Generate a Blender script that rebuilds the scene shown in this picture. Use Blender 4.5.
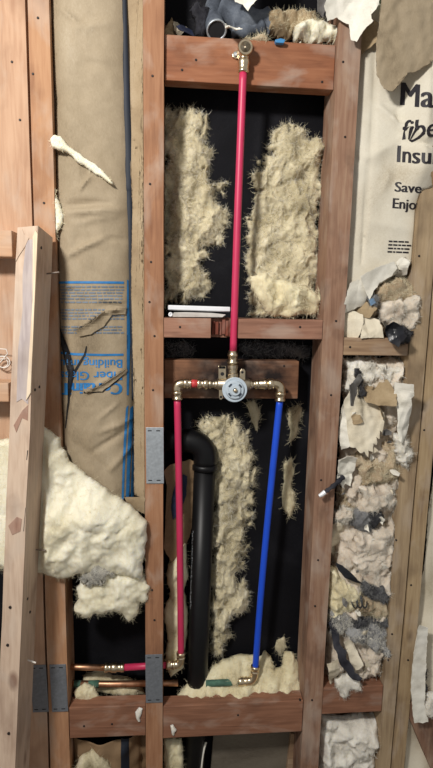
import bpy, bmesh, math, random
import numpy as np
from mathutils import Vector, Matrix, noise

for o in list(bpy.data.objects): bpy.data.objects.remove(o)
scene = bpy.context.scene
COL = scene.collection

# ------------------------------------------------------------------ camera
FPX, CX, CY = 560.0, 216.5, 384.0
CAM = Vector((0.0, -1.23, 1.34))
PITCH, YAW, ROLL = math.radians(8.6), math.radians(4.2), math.radians(1.0)
FW = Vector((math.sin(YAW) * math.cos(PITCH), math.cos(YAW) * math.cos(PITCH), -math.sin(PITCH)))
R0 = Vector((math.cos(YAW), -math.sin(YAW), 0))
U0 = R0.cross(FW)
RT = R0 * math.cos(ROLL) + U0 * math.sin(ROLL)
UP = U0 * math.cos(ROLL) - R0 * math.sin(ROLL)
cd = bpy.data.cameras.new('camera'); cam = bpy.data.objects.new('camera', cd); COL.objects.link(cam)
cd.sensor_fit = 'VERTICAL'; cd.sensor_height = 24.0; cd.lens = FPX / 768.0 * 24.0
cd.clip_start = 0.02
m = Matrix((RT, UP, -FW)).transposed().to_4x4(); m.translation = CAM
cam.matrix_world = m
scene.camera = cam

# ------------------------------------------------------------------ light
w = bpy.data.worlds.new('world'); scene.world = w; w.use_nodes = True
w.node_tree.nodes['Background'].inputs[0].default_value = (1.0, 0.985, 0.96, 1)
w.node_tree.nodes['Background'].inputs[1].default_value = 0.34
def area(name, loc, target, size, power, col):
    l = bpy.data.lights.new(name, 'AREA'); l.shape = 'DISK'; l.size = size; l.energy = power; l.color = col
    o = bpy.data.objects.new(name, l); COL.objects.link(o); o.location = loc
    o.rotation_euler = (Vector(target) - Vector(loc)).to_track_quat('-Z', 'Y').to_euler()
    return o
area('ceiling_lamp', (-0.66, -1.32, 2.14), (0.05, 0.0, 1.28), 0.20, 33, (1.0, 0.965, 0.91))
vs = scene.view_settings
vs.view_transform = 'Standard'; vs.look = 'None'; vs.gamma = 1.0; vs.use_curve_mapping = False
vs.exposure = 0.0

# ------------------------------------------------------------------ helpers
def P(px, py, y=0.0):
    """point on the plane at depth y seen at a photograph pixel"""
    d = FW * FPX + RT * (px - CX) - UP * (py - CY)
    t = (y - CAM.y) / d.y
    return CAM + d * t
def S(srgb):
    return tuple(((c / 255) / 12.92 if c / 255 <= .04045 else ((c / 255 + .055) / 1.055) ** 2.4) for c in srgb) + (1,)
def link(name, me, mat, parent=None, smooth=False):
    o = bpy.data.objects.new(name, me); COL.objects.link(o)
    if mat: me.materials.append(mat)
    if smooth: me.polygons.foreach_set('use_smooth', [True] * len(me.polygons))
    if parent:
        o.parent = parent
        r = parent
        off = Vector()
        while r: off += r.location; r = r.parent
        me.transform(Matrix.Translation(-off))
    return o
def obj(name, bm, mat, parent=None, smooth=False, top=False):
    bmesh.ops.recalc_face_normals(bm, faces=bm.faces[:])
    me = bpy.data.meshes.new(name); bm.to_mesh(me); bm.free()
    o = link(name, me, mat, parent, smooth)
    if top: base(o)
    return o
def base(o):
    """move the origin of a top-level mesh to its own base"""
    me = o.data
    co = np.empty(len(me.vertices) * 3); me.vertices.foreach_get('co', co); co = co.reshape(-1, 3)
    lo, hi = co.min(0), co.max(0)
    c = Vector(((lo[0] + hi[0]) / 2, (lo[1] + hi[1]) / 2, lo[2]))
    me.transform(Matrix.Translation(-c)); o.location = c
def tag(o, label, cat=None, group=None, kind=None):
    if label: o['label'] = label
    if cat: o['category'] = cat
    if group: o['group'] = group
    if kind: o['kind'] = kind
    return o
def thing(name, loc, label, cat, group=None):
    o = bpy.data.objects.new(name, None); COL.objects.link(o); o.location = loc; o.empty_display_size = .02
    return tag(o, label, cat, group)

def prism(pts_front, depth_vec, bevel=0.0, bm=None):
    """closed solid from a 3D outline pushed along depth_vec"""
    bm = bm or bmesh.new()
    a = [bm.verts.new(p) for p in pts_front]
    b = [bm.verts.new(Vector(p) + Vector(depth_vec)) for p in pts_front]
    n = len(a); fs = [bm.faces.new(a), bm.faces.new(b[::-1])]
    for i in range(n): fs.append(bm.faces.new((a[i], b[i], b[(i + 1) % n], a[(i + 1) % n])))
    if bevel:
        es = set(e for f in fs for e in f.edges)
        bmesh.ops.bevel(bm, geom=list(es), offset=bevel, segments=2, affect='EDGES', profile=.5)
    return bm
def box(lo, hi, bevel=0.0, bm=None):
    x0, y0, z0 = lo; x1, y1, z1 = hi
    return prism([(x0, y0, z0), (x1, y0, z0), (x1, y0, z1), (x0, y0, z1)], (0, y1 - y0, 0), bevel, bm)
def frame_of(d):
    d = Vector(d).normalized()
    a = Vector((0, 0, 1)) if abs(d.z) < .9 else Vector((1, 0, 0))
    u = d.cross(a).normalized(); v = d.cross(u).normalized()
    return u, v
def lathe(origin, axis, prof, n=24, bm=None, cap=True):
    """prof: list of (distance along axis, radius)"""
    bm = bm or bmesh.new(); axis = Vector(axis).normalized(); u, v = frame_of(axis); origin = Vector(origin)
    rings = []
    for t, r in prof:
        rings.append([bm.verts.new(origin + axis * t + (u * math.cos(2 * math.pi * k / n) + v * math.sin(2 * math.pi * k / n)) * max(r, 1e-5)) for k in range(n)])
    for a, b in zip(rings, rings[1:]):
        for k in range(n): bm.faces.new((a[k], a[(k + 1) % n], b[(k + 1) % n], b[k]))
    if cap: bm.faces.new(rings[0][::-1]); bm.faces.new(rings[-1])
    return bm
def tube(pts, rad, n=16, bm=None, cap=True, smooth_path=0):
    pts = [Vector(p) for p in pts]
    for _ in range(smooth_path):
        q = [pts[0]]
        for a, b in zip(pts, pts[1:]): q += [a * .75 + b * .25, a * .25 + b * .75]
        pts = q + [pts[-1]]
    bm = bm or bmesh.new(); rings = []; u = None
    for i, p in enumerate(pts):
        t = (pts[min(i + 1, len(pts) - 1)] - pts[max(i - 1, 0)]).normalized()
        if u is None: u = frame_of(t)[0]
        u = (u - t * u.dot(t)).normalized(); v = t.cross(u)
        r = rad(i / (len(pts) - 1)) if callable(rad) else rad
        rings.append([bm.verts.new(p + (u * math.cos(2 * math.pi * k / n) + v * math.sin(2 * math.pi * k / n)) * r) for k in range(n)])
    for a, b in zip(rings, rings[1:]):
        for k in range(n): bm.faces.new((a[k], a[(k + 1) % n], b[(k + 1) % n], b[k]))
    if cap: bm.faces.new(rings[0][::-1]); bm.faces.new(rings[-1])
    return bm

# ------------------------------------------------------------------ materials
def nt(name):
    mt = bpy.data.materials.new(name); mt.use_nodes = True
    return mt, mt.node_tree, mt.node_tree.nodes['Principled BSDF']
def plain(name, col, rough=.5, metal=0.0, var=0.12, scale=60, bump=0.0, spec=None):
    mt, t, b = nt(name); N = t.nodes; L = t.links
    tc = N.new('ShaderNodeTexCoord'); nz = N.new('ShaderNodeTexNoise'); nz.inputs['Scale'].default_value = scale; nz.inputs['Detail'].default_value = 5
    L.new(tc.outputs['Object'], nz.inputs['Vector'])
    rp = N.new('ShaderNodeValToRGB'); c = S(col) if max(col) > 1 else tuple(col) + (1,)
    rp.color_ramp.elements[0].position = .3; rp.color_ramp.elements[1].position = .7
    rp.color_ramp.elements[0].color = tuple(x * (1 - var) for x in c[:3]) + (1,)
    rp.color_ramp.elements[1].color = tuple(min(1, x * (1 + var)) for x in c[:3]) + (1,)
    L.new(nz.outputs[0], rp.inputs[0]); L.new(rp.outputs[0], b.inputs['Base Color'])
    b.inputs['Roughness'].default_value = rough; b.inputs['Metallic'].default_value = metal
    if spec is not None: b.inputs['Specular IOR Level'].default_value = spec
    if bump:
        bp = N.new('ShaderNodeBump'); bp.inputs['Strength'].default_value = bump; bp.inputs['Distance'].default_value = .002
        L.new(nz.outputs[0], bp.inputs['Height']); L.new(bp.outputs[0], b.inputs['Normal'])
    return mt
def ramp(N, stops):
    rp = N.new('ShaderNodeValToRGB'); e = rp.color_ramp.elements
    e[0].position, e[0].color = stops[0][0], stops[0][1]; e[1].position, e[1].color = stops[-1][0], stops[-1][1]
    for p, c in stops[1:-1]: x = e.new(p); x.color = c
    return rp
def wood(name, light, mid, dark, axis='Z', seed=0, stain=(60, 40, 32), stain_amt=.5, soot=None, dust=.35):
    ds = lambda c: tuple((.86 * x + .14 * (.3 * c[0] + .55 * c[1] + .15 * c[2])) * g_ for x, g_ in zip(c, (1.0, 1.0, .985)))
    light, mid, dark, stain = ds(light), ds(mid), ds(dark), ds(stain)
    mt, t, b = nt(name); N = t.nodes; L = t.links
    tc = N.new('ShaderNodeTexCoord')
    def mapping(al, ac, off=0):
        mp = N.new('ShaderNodeMapping')
        mp.inputs['Scale'].default_value = (ac, ac, al) if axis == 'Z' else (al, ac, ac)
        mp.inputs['Location'].default_value = (seed * 1.7 + off, seed * .9, seed * 2.3 + off)
        L.new(tc.outputs['Object'], mp.inputs[0]); return mp
    def nzt(mp, scale, detail=4, dist=0.0):
        n = N.new('ShaderNodeTexNoise'); n.inputs['Scale'].default_value = scale; n.inputs['Detail'].default_value = detail
        n.inputs['Distortion'].default_value = dist; L.new(mp.outputs[0], n.inputs['Vector']); return n
    grain = nzt(mapping(.7, 9), 16, 6, .5)
    broad = nzt(mapping(2.2, 6, 3), 2.3, 3, .2)
    rp = ramp(N, [(.25, S(dark)), (.5, S(mid)), (.75, S(light))])
    mx = N.new('ShaderNodeMath'); mx.operation = 'MULTIPLY_ADD'; mx.inputs[1].default_value = .55
    ad = N.new('ShaderNodeMath'); ad.operation = 'MULTIPLY'; ad.inputs[1].default_value = .45
    L.new(broad.outputs[0], ad.inputs[0]); L.new(grain.outputs[0], mx.inputs[0]); L.new(ad.outputs[0], mx.inputs[2]); L.new(mx.outputs[0], rp.inputs[0])
    # knots
    vor = N.new('ShaderNodeTexVoronoi'); vor.inputs['Scale'].default_value = 5.5; L.new(mapping(.75, 1.5, 7).outputs[0], vor.inputs['Vector'])
    kr = ramp(N, [(.05, (1, 1, 1, 1)), (.11, (0, 0, 0, 1))]); L.new(vor.outputs['Distance'], kr.inputs[0])
    m1 = N.new('ShaderNodeMixRGB'); m1.inputs[2].default_value = S(stain)
    km = N.new('ShaderNodeMath'); km.operation = 'MULTIPLY'; km.inputs[1].default_value = .75; L.new(kr.outputs[0], km.inputs[0]); L.new(km.outputs[0], m1.inputs[0])
    L.new(rp.outputs[0], m1.inputs[1])
    # stains and dirt
    st = nzt(mapping(5, 8, 11), 1.6, 6, .3); sr = ramp(N, [(.52, (0, 0, 0, 1)), (.72, (1, 1, 1, 1))]); L.new(st.outputs[0], sr.inputs[0])
    sm = N.new('ShaderNodeMath'); sm.operation = 'MULTIPLY'; sm.inputs[1].default_value = stain_amt; L.new(sr.outputs[0], sm.inputs[0])
    m2 = N.new('ShaderNodeMixRGB'); m2.inputs[2].default_value = S(stain); L.new(sm.outputs[0], m2.inputs[0]); L.new(m1.outputs[0], m2.inputs[1])
    du = nzt(mapping(7, 14, 21), 1.5, 7, .4); dr = ramp(N, [(.50, (0, 0, 0, 1)), (.68, (1, 1, 1, 1))]); L.new(du.outputs[0], dr.inputs[0])
    dm = N.new('ShaderNodeMath'); dm.operation = 'MULTIPLY'; dm.inputs[1].default_value = dust; L.new(dr.outputs[0], dm.inputs[0])
    m4 = N.new('ShaderNodeMixRGB'); m4.inputs[2].default_value = S((192, 178, 164)); L.new(dm.outputs[0], m4.inputs[0]); L.new(m2.outputs[0], m4.inputs[1])
    last = m4
    if soot:                                            # torch scorch marks left by the soldering
        for (cx, cz, rx, rz) in soot:
            mp = N.new('ShaderNodeMapping'); mp.inputs['Scale'].default_value = (1 / rx, 0, 1 / rz); mp.inputs['Location'].default_value = (-cx / rx, 0, -cz / rz)
            L.new(tc.outputs['Object'], mp.inputs[0])
            ln = N.new('ShaderNodeVectorMath'); ln.operation = 'LENGTH'; L.new(mp.outputs[0], ln.inputs[0])
            nn = nzt(mapping(20, 20, 5), 1.8, 5); s = N.new('ShaderNodeMath'); s.operation = 'ADD'
            L.new(ln.outputs['Value'], s.inputs[0]); L.new(nn.outputs[0], s.inputs[1])
            r2 = ramp(N, [(.50, (.95, .95, .95, 1)), (1.0, (0, 0, 0, 1))])
            hv = N.new('ShaderNodeMath'); hv.operation = 'MULTIPLY'; hv.inputs[1].default_value = .72; L.new(s.outputs[0], hv.inputs[0]); L.new(hv.outputs[0], r2.inputs[0])
            m3 = N.new('ShaderNodeMixRGB'); m3.inputs[2].default_value = S((22, 18, 20)); L.new(r2.outputs[0], m3.inputs[0]); L.new(last.outputs[0], m3.inputs[1]); last = m3
    L.new(last.outputs[0], b.inputs['Base Color'])
    b.inputs['Roughness'].default_value = .75; b.inputs['Specular IOR Level'].default_value = .25
    bp = N.new('ShaderNodeBump'); bp.inputs['Strength'].default_value = .35; bp.inputs['Distance'].default_value = .0015
    L.new(grain.outputs[0], bp.inputs['Height']); L.new(bp.outputs[0], b.inputs['Normal'])
    return mt
def soft(name, stops, scale=18, bump=.28, rough=.95, detail=8, aniso=(1, 1, 1), sss=0.0):
    """fibrous or papery matter: colour drifts through stops with noise"""
    mt, t, b = nt(name); N = t.nodes; L = t.links
    tc = N.new('ShaderNodeTexCoord'); mp = N.new('ShaderNodeMapping'); mp.inputs['Scale'].default_value = aniso; L.new(tc.outputs['Object'], mp.inputs[0])
    n1 = N.new('ShaderNodeTexNoise'); n1.inputs['Scale'].default_value = scale; n1.inputs['Detail'].default_value = detail; n1.inputs['Distortion'].default_value = .6
    n2 = N.new('ShaderNodeTexNoise'); n2.inputs['Scale'].default_value = 260; n2.inputs['Detail'].default_value = 4; n2.inputs['Distortion'].default_value = 1.2
    L.new(mp.outputs[0], n1.inputs['Vector']); L.new(mp.outputs[0], n2.inputs['Vector'])
    k = len(stops); rp = ramp(N, [(.28 + .44 * i / (k - 1), S(c)) for i, c in enumerate(stops)])
    a = N.new('ShaderNodeMath'); a.operation = 'MULTIPLY_ADD'; a.inputs[1].default_value = .25
    s = N.new('ShaderNodeMath'); s.operation = 'MULTIPLY'; s.inputs[1].default_value = .75
    L.new(n1.outputs[0], s.inputs[0]); L.new(n2.outputs[0], a.inputs[0]); L.new(s.outputs[0], a.inputs[2]); L.new(a.outputs[0], rp.inputs[0])
    L.new(rp.outputs[0], b.inputs['Base Color']); b.inputs['Roughness'].default_value = rough; b.inputs['Specular IOR Level'].default_value = .1
    if sss:
        b.inputs['Subsurface Weight'].default_value = sss; b.inputs['Subsurface Radius'].default_value = (1, .9, .7); b.inputs['Subsurface Scale'].default_value = .008
    if bump:
        bp = N.new('ShaderNodeBump'); bp.inputs['Strength'].default_value = bump; bp.inputs['Distance'].default_value = .004
        L.new(a.outputs[0], bp.inputs['Height']); L.new(bp.outputs[0], b.inputs['Normal'])
    return mt

M = {}
M['stud_a'] = wood('wood_pale_orange', (206, 166, 136), (194, 152, 122), (170, 124, 96), 'Z', 1, (110, 66, 48), .35)
M['stud_b'] = wood('wood_orange', (196, 148, 110), (180, 130, 94), (152, 102, 72), 'Z', 2, (100, 58, 42), .4)
M['stud_c'] = wood('wood_orange_worn', (180, 130, 96), (160, 110, 78), (128, 82, 58), 'Z', 3, (92, 58, 46), .5)
M['stud_d'] = wood('wood_red_brown', (174, 140, 114), (150, 112, 90), (114, 76, 58), 'Z', 4, (66, 42, 36), .6)
M['stud_e'] = wood('wood_tan', (190, 164, 130), (168, 142, 110), (126, 102, 78), 'Z', 5, (74, 56, 44), .55)
M['stud_f'] = wood('wood_tan_pale', (196, 170, 132), (172, 144, 108), (128, 100, 74), 'Z', 6, (84, 62, 48), .5)
M['lean'] = wood('wood_pink_beige', (220, 194, 172), (204, 176, 154), (176, 144, 122), 'Z', 7, (120, 82, 66), .5)
M['torn_wood'] = wood('wood_torn_grey', (202, 188, 182), (180, 166, 166), (146, 130, 132), 'Z', 8, (120, 100, 96), .4)
M['split_wood'] = wood('wood_split_cream', (244, 226, 200), (232, 208, 178), (200, 168, 136), 'Z', 9, (160, 120, 96), .3)
M['block_top'] = wood('wood_block_orange', (172, 112, 78), (150, 92, 62), (118, 68, 46), 'X', 10, (78, 44, 34), .45)
M['block_mid'] = wood('wood_block_dusty', (176, 128, 104), (150, 104, 84), (112, 74, 58), 'X', 11, (80, 54, 44), .5)
M['block_valve'] = wood('wood_block_scorched', (160, 112, 80), (134, 90, 64), (96, 60, 42), 'X', 12, (56, 38, 32), .5,
                        soot=[(-.01, .055, .15, .10), (.10, .05, .10, .05)])
M['block_sill'] = wood('wood_block_sill', (170, 118, 90), (144, 96, 72), (108, 68, 50), 'X', 13, (70, 46, 38), .5)
M['block_pale'] = wood('wood_block_pale', (186, 156, 122), (162, 130, 100), (122, 92, 70), 'X', 14, (90, 66, 52), .4)
M['gouge'] = wood('wood_gouge', (190, 154, 136), (166, 126, 108), (128, 90, 76), 'Z', 17, (110, 74, 62), .5)
M['side_board'] = wood('wood_side_pale', (216, 176, 142), (200, 156, 122), (172, 124, 96), 'X', 15, (140, 90, 70), .3)
M['notch'] = wood('wood_notch_red', (150, 78, 58), (122, 58, 42), (78, 36, 28), 'Z', 16, (40, 22, 20), .7)
M['brass'] = plain('brass', (.72, .60, .42), .28, 1.0, .12, 90)
M['brass_dull'] = plain('brass_dull', (.54, .46, .34), .38, 1.0, .25, 120)
M['copper'] = plain('copper_tarnished', (.55, .30, .18), .42, 1.0, .35, 60)
M['patina'] = plain('copper_green_patina', (70, 104, 88), .8, 0.0, .45, 60)
M['chrome'] = plain('galvanised', (.50, .54, .58), .48, .75, .14, 160, .1)
M['chrome_dull'] = plain('galvanised_dull', (.24, .26, .29), .55, .6, .14, 160, .1)
M['slot'] = plain('dark_slot', (26, 26, 30), .8)
M['pex_red'] = plain('pex_red', (196, 50, 90), .42, 0, .06, 25)
M['pex_blue'] = plain('pex_blue', (24, 78, 208), .42, 0, .06, 25)
M['red_ring'] = plain('red_copper_ring', (190, 60, 62), .5)
M['abs'] = plain('abs_black', (13, 13, 15), .42, 0, .2, 40, spec=.3)
M['print_white'] = plain('white_print', (150, 155, 160), .8)
M['guard'] = plain('guard_plastic', (184, 196, 206), .45, 0, .06, 60)
M['guard_dark'] = plain('guard_slot', (42, 52, 66), .6)
M['nail'] = plain('nail_steel', (40, 32, 30), .6, .3)
M['nail_bright'] = plain('nail_bright', (150, 140, 132), .4, .8)
M['white_metal'] = plain('white_enamel', (226, 228, 232), .35, 0, .04)
M['white_shim'] = plain('white_shim', (196, 192, 186), .7, 0, .15, 50)
M['felt'] = soft('black_tar_felt', [(13, 13, 16), (20, 20, 24), (34, 34, 38)], 8, .35, .7)
M['floor'] = soft('concrete_floor', [(98, 92, 86), (120, 114, 106), (136, 130, 120)], 5, .2, .9)
M['wool_tan'] = soft('wool_tan', [(104, 94, 74), (180, 168, 136), (218, 208, 178), (240, 236, 218)], 17, sss=.35)
M['wool_cream'] = soft('wool_cream', [(168, 154, 120), (220, 208, 172), (236, 228, 196), (244, 238, 214)], 12, sss=.35)
M['wool_yellow'] = soft('wool_pale_yellow', [(204, 194, 162), (232, 226, 202), (242, 238, 220), (250, 248, 236)], 9, sss=.35)
M['wool_grey'] = soft('wool_grey', [(58, 58, 62), (112, 112, 114), (150, 150, 150), (184, 184, 182)], 20, sss=.35)
M['wool_hollow_shade'] = soft('wool_hollow_shade', [(84, 84, 84), (136, 134, 128), (176, 172, 162), (206, 202, 190)], 16, sss=.35)  # greyed wool colour that carries the shade of a hollow
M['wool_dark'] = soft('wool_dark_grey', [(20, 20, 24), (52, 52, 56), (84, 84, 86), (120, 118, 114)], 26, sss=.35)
M['wool_white'] = soft('wool_white', [(164, 158, 148), (218, 212, 200), (236, 232, 222), (246, 244, 236)], 18, sss=.35)
M['wad_pink'] = soft('wad_pinkish', [(140, 124, 110), (200, 186, 168), (222, 210, 194), (236, 228, 216)], 22, sss=.35)
M['wad_tan'] = soft('wad_tan', [(110, 92, 72), (164, 144, 118), (190, 172, 146), (210, 196, 172)], 24, sss=.35)
M['fib_cream'] = plain('fibre_cream', (226, 216, 184), .9, 0, .15, 30)
M['fib_tan'] = plain('fibre_tan', (212, 202, 172), .9, 0, .45, 16)
M['fib_white'] = plain('fibre_white', (226, 222, 210), .9, 0, .15, 30)
M['fib_grey'] = plain('fibre_grey', (130, 130, 130), .9, 0, .35, 30)
M['fib_shade'] = plain('fibre_brown_grey', (104, 96, 80), .9, 0, .4, 20)
M['fib_dark'] = plain('fibre_dark', (40, 38, 40), .9, 0, .3, 30)
M['kraft'] = soft('kraft_paper', [(118, 105, 86), (150, 135, 112), (164, 149, 126), (180, 167, 146)], 7, .25, .62, 6, (1, 1, .5))
M['kraft_dark'] = soft('kraft_paper_dark', [(104, 82, 60), (136, 112, 86), (150, 126, 98)], 9, .25, .6, 6)
M['kraft_light'] = soft('kraft_paper_light', [(136, 116, 92), (162, 142, 114), (182, 164, 138)], 9, .25, .65, 6)
M['facing'] = soft('white_facing_paper', [(176, 164, 142), (206, 198, 180), (218, 212, 196), (226, 222, 208)], 6, .2, .7, 6)
M['paper_white'] = soft('paper_white', [(200, 194, 180), (230, 226, 214), (242, 239, 231)], 16, .3, .8, 6)
M['paper_cream'] = soft('paper_cream', [(190, 178, 152), (222, 212, 190), (234, 227, 208)], 14, .3, .8, 6)
M['paper_tan'] = soft('paper_tan', [(130, 110, 84), (164, 144, 114), (186, 168, 138)], 14, .3, .8, 6)
M['paper_grey'] = soft('paper_grey', [(84, 82, 80), (124, 122, 120), (156, 154, 150)], 14, .3, .8, 6)
M['cloth_slate'] = soft('cloth_slate', [(52, 56, 64), (92, 98, 108), (124, 130, 138)], 26, .4, .85, 6)
M['cloth_dark'] = soft('cloth_dark', [(30, 30, 36), (56, 56, 62), (84, 84, 90)], 26, .4, .85, 6)
M['cloth_navy'] = plain('cloth_navy', (28, 36, 62), .8, 0, .3, 60)
M['foil_black'] = plain('foil_black', (26, 28, 34), .35, 0, .3, 40)
M['bit_blue'] = plain('blue_plastic', (60, 128, 180), .5, 0, .15, 60)
M['bit_bluegrey'] = plain('blue_grey_lint', (112, 140, 168), .9, 0, .3, 80)
M['print_blue'] = plain('blue_ink', (40, 116, 176), .65, 0, .15, 40)
M['print_bluegrey'] = plain('blue_grey_ink', (112, 122, 134), .7, 0, .2, 40)
M['print_shaded_blue'] = plain('shaded_blue_ink', (16, 25, 40), .65, 0, .25, 14)  # blue ink with the fold's shade put into its colour
M['print_black'] = plain('black_ink', (30, 26, 34), .6, 0, .2, 40)
M['wire_white'] = plain('white_wire', (226, 220, 212), .5)
M['grey_board'] = soft('grey_board', [(86, 78, 68), (114, 106, 94), (132, 124, 110)], 10, .3, .8, 6, (.3, 1, 1))

# ------------------------------------------------------------------ soft shapes
def dense(poly, step):
    out = []
    n = len(poly)
    for i in range(n):
        a = np.array(poly[i]); b = np.array(poly[(i + 1) % n]); k = max(1, int(np.linalg.norm(b - a) / step))
        for j in range(k): out.append(a + (b - a) * j / k)
    return np.array(out)
def ragged(poly, step, amp, seed, freq=60):
    d = dense(poly, step); o = []
    for p in d:
        v = noise.noise_vector(Vector((p[0] * freq, seed * 3.1, p[1] * freq)))
        v2 = noise.noise_vector(Vector((p[0] * freq * 3, seed * 5.3, p[1] * freq * 3)))
        o.append((p[0] + amp * (v.x + .5 * v2.x), p[1] + amp * (v.z + .5 * v2.z)))
    return np.array(o)
def poly_sd(pts, poly):
    """signed distance (inside positive) and nearest outline point"""
    A = poly; B = np.roll(poly, -1, 0); best = np.full(len(pts), 1e9); near = np.zeros_like(pts); ins = np.zeros(len(pts), bool)
    for a, b in zip(A, B):
        ab = b - a; t = np.clip(((pts - a) @ ab) / (ab @ ab + 1e-12), 0, 1); q = a + t[:, None] * ab
        d = np.linalg.norm(pts - q, axis=1); k = d < best; best[k] = d[k]; near[k] = q[k]
        c = ((a[1] > pts[:, 1]) != (b[1] > pts[:, 1]))
        with np.errstate(divide='ignore', invalid='ignore'):
            xi = (b[0] - a[0]) * (pts[:, 1] - a[1]) / (b[1] - a[1]) + a[0]
        ins ^= c & (pts[:, 0] < xi)
    return np.where(ins, best, -best), near
def fibres(pts, nrm, n, length, width, seed, curl=1.0, lift=.35, flow=18):
    rnd = random.Random(seed); V = []; F = []
    for _ in range(n):
        i = rnd.randrange(len(pts)); p = Vector(pts[i]); nn = Vector(nrm[i])
        fv = noise.noise_vector(p * flow + Vector((seed, 0, 0))); d = Vector((rnd.gauss(0, .6), rnd.gauss(0, .3), rnd.gauss(0, .6))) + fv * 2.2
        d -= nn * d.dot(nn); d = d.normalized() + nn * rnd.uniform(0, lift); d.normalize()
        L = length * rnd.uniform(.4, 1.5); k = 4; wd = width * rnd.uniform(.6, 1.4)
        turn = Vector((rnd.gauss(0, 1), rnd.gauss(0, .5), rnd.gauss(0, 1))) * .35 * curl
        b0 = len(V)
        for j in range(k + 1):
            s = d.cross(Vector((.1, 1, .05))).normalized() * wd * (1 - .8 * j / k) * .5
            V.append(p - s); V.append(p + s); d = (d + turn).normalized(); p = p + d * (L / k)
        for j in range(k): F.append((b0 + 2 * j, b0 + 2 * j + 1, b0 + 2 * j + 3, b0 + 2 * j + 2))
    me = bpy.data.meshes.new('fibres'); me.from_pydata(V, [], F); return me
SEED = [10]
def fluff(name, label, cat, outline, yb, bulge, mat, fib=None, nfib=900, R=.03, rough=.01, sp=.004, edge=.006, fl=.016, fw=.0007,
          lump=0.0, lumpf=45, lift=.35, parent=None, dyz=0.0, dyx=0.0, group=None, fuzz=70, wisp=0.0, post=None, second=None, curl=1.4):
    """one piece of wool or wadding: outline in pixels on the plane yb, swelling by bulge toward the room"""
    SEED[0] += 1; sd = SEED[0]
    poly = [(lambda q: (q.x, q.z))(P(px, py, yb)) for px, py in outline]
    pl = ragged(poly, .006, edge, sd, fuzz)
    lo, hi = pl.min(0) - sp, pl.max(0) + sp; cen = (lo + hi) / 2
    nx, nz = int((hi[0] - lo[0]) / sp) + 2, int((hi[1] - lo[1]) / sp) + 2
    gx, gz = np.meshgrid(lo[0] + np.arange(nx) * sp, lo[1] + np.arange(nz) * sp, indexing='ij'); g = np.stack([gx.ravel(), gz.ravel()], 1)
    d, near = poly_sd(g, pl)
    if wisp:
        for k in range(len(d)):
            if d[k] > -.02:
                p = Vector((g[k][0], sd * 2.1, g[k][1])); pw = p + noise.noise_vector(p * 16) * .02
                d[k] = min(d[k] + .004, d[k] + wisp * (noise.fractal(Vector((pw.x * 42, pw.y, pw.z * 26)), .7, 2.1, 4) - .05) )
        near = g.copy()
    idx = np.arange(nx * nz).reshape(nx, nz); din = d.reshape(nx, nz) > 0
    V = []; used = {}; front = []; F = []
    def h_at(x, z, dd):
        if dd <= 0: return 0.0
        u = min(dd / R, 1.0); e = math.sqrt(1 - (1 - u) ** 2)
        p = Vector((x, sd * 1.37, z)); pw = p + noise.noise_vector(p * 13) * .022
        n1 = noise.noise(p * 11); q_ = Vector((pw.x * 34, pw.y, pw.z * 22)); n2 = noise.fractal(q_, .8, 2.1, 4); n3 = 1 - 2 * abs(noise.noise(q_ * .6 + Vector((3, 3, 3))))
        h = bulge * e * (.85 + .6 * n1) + rough * e * (.9 * n2 + .5 * n3)
        if lump:
            v = noise.voronoi(p * lumpf)[0]; h += lump * e * (.55 - v[0] * 1.1 )
        return max(h, .0005)
    def vid(k, back):
        key = (k, back and d[k] > 0)
        if key in used: return used[key]
        if d[k] > 0: x, z = g[k]; h = h_at(x, z, d[k])
        else: x, z = near[k]; h = 0.0
        y = yb + dyz * (z - cen[1]) + dyx * (x - cen[0]) + (.12 * h if key[1] else -h)
        w_ = noise.noise_vector(Vector((x, sd, z)) * 50) * rough * .3
        used[key] = len(V); V.append((x + w_.x, y, z + w_.z)); return used[key]
    for i in range(nx - 1):
        for j in range(nz - 1):
            q = (idx[i, j], idx[i + 1, j], idx[i + 1, j + 1], idx[i, j + 1])
            if din[i, j] or din[i + 1, j] or din[i + 1, j + 1] or din[i, j + 1]:
                f = [vid(k, False) for k in q]; front.append(len(F)); F.append(f)
                bq = [vid(k, True) for k in q]
                if set(bq) != set(f): F.append(bq[::-1])
    V = bay_clip(V)
    if post: V = [post(Vector(v)) for v in V]
    me = bpy.data.meshes.new(name); me.from_pydata(V, [], F); me.validate()
    me.update()
    pts = []; nr = []
    for p in me.polygons:
        if p.normal.y < .1: pts.append(p.center.copy()); nr.append(p.normal.copy())
    fm = fibres(pts, nr, nfib, fl, fw, sd, curl, lift) if (fib and nfib and pts) else None
    o = link(name, me, mat, parent, True)
    if parent is None: base(o)
    else: pass
    if fm:
        fo = link('fibres', fm, fib, o); fo['kind'] = 'stuff'
        if second:
            for mt_, k_, s_ in second: f2 = link('fibres', fibres(pts, nr, k_, fl, fw, sd + s_, curl, lift, 30), M[mt_], o); f2['kind'] = 'stuff'
    if parent is None: tag(o, label, cat, group)
    return o
def grid_cut(bm, sp):
    xs = [v.co.x for v in bm.verts]; zs = [v.co.z for v in bm.verts]
    x = min(xs) + sp * .5
    while x < max(xs):
        bmesh.ops.bisect_plane(bm, geom=bm.verts[:] + bm.edges[:] + bm.faces[:], plane_co=(x, 0, 0), plane_no=(1, 0, 0)); x += sp
    z = min(zs) + sp * .5
    while z < max(zs):
        bmesh.ops.bisect_plane(bm, geom=bm.verts[:] + bm.edges[:] + bm.faces[:], plane_co=(0, 0, z), plane_no=(0, 0, 1)); z += sp
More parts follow.
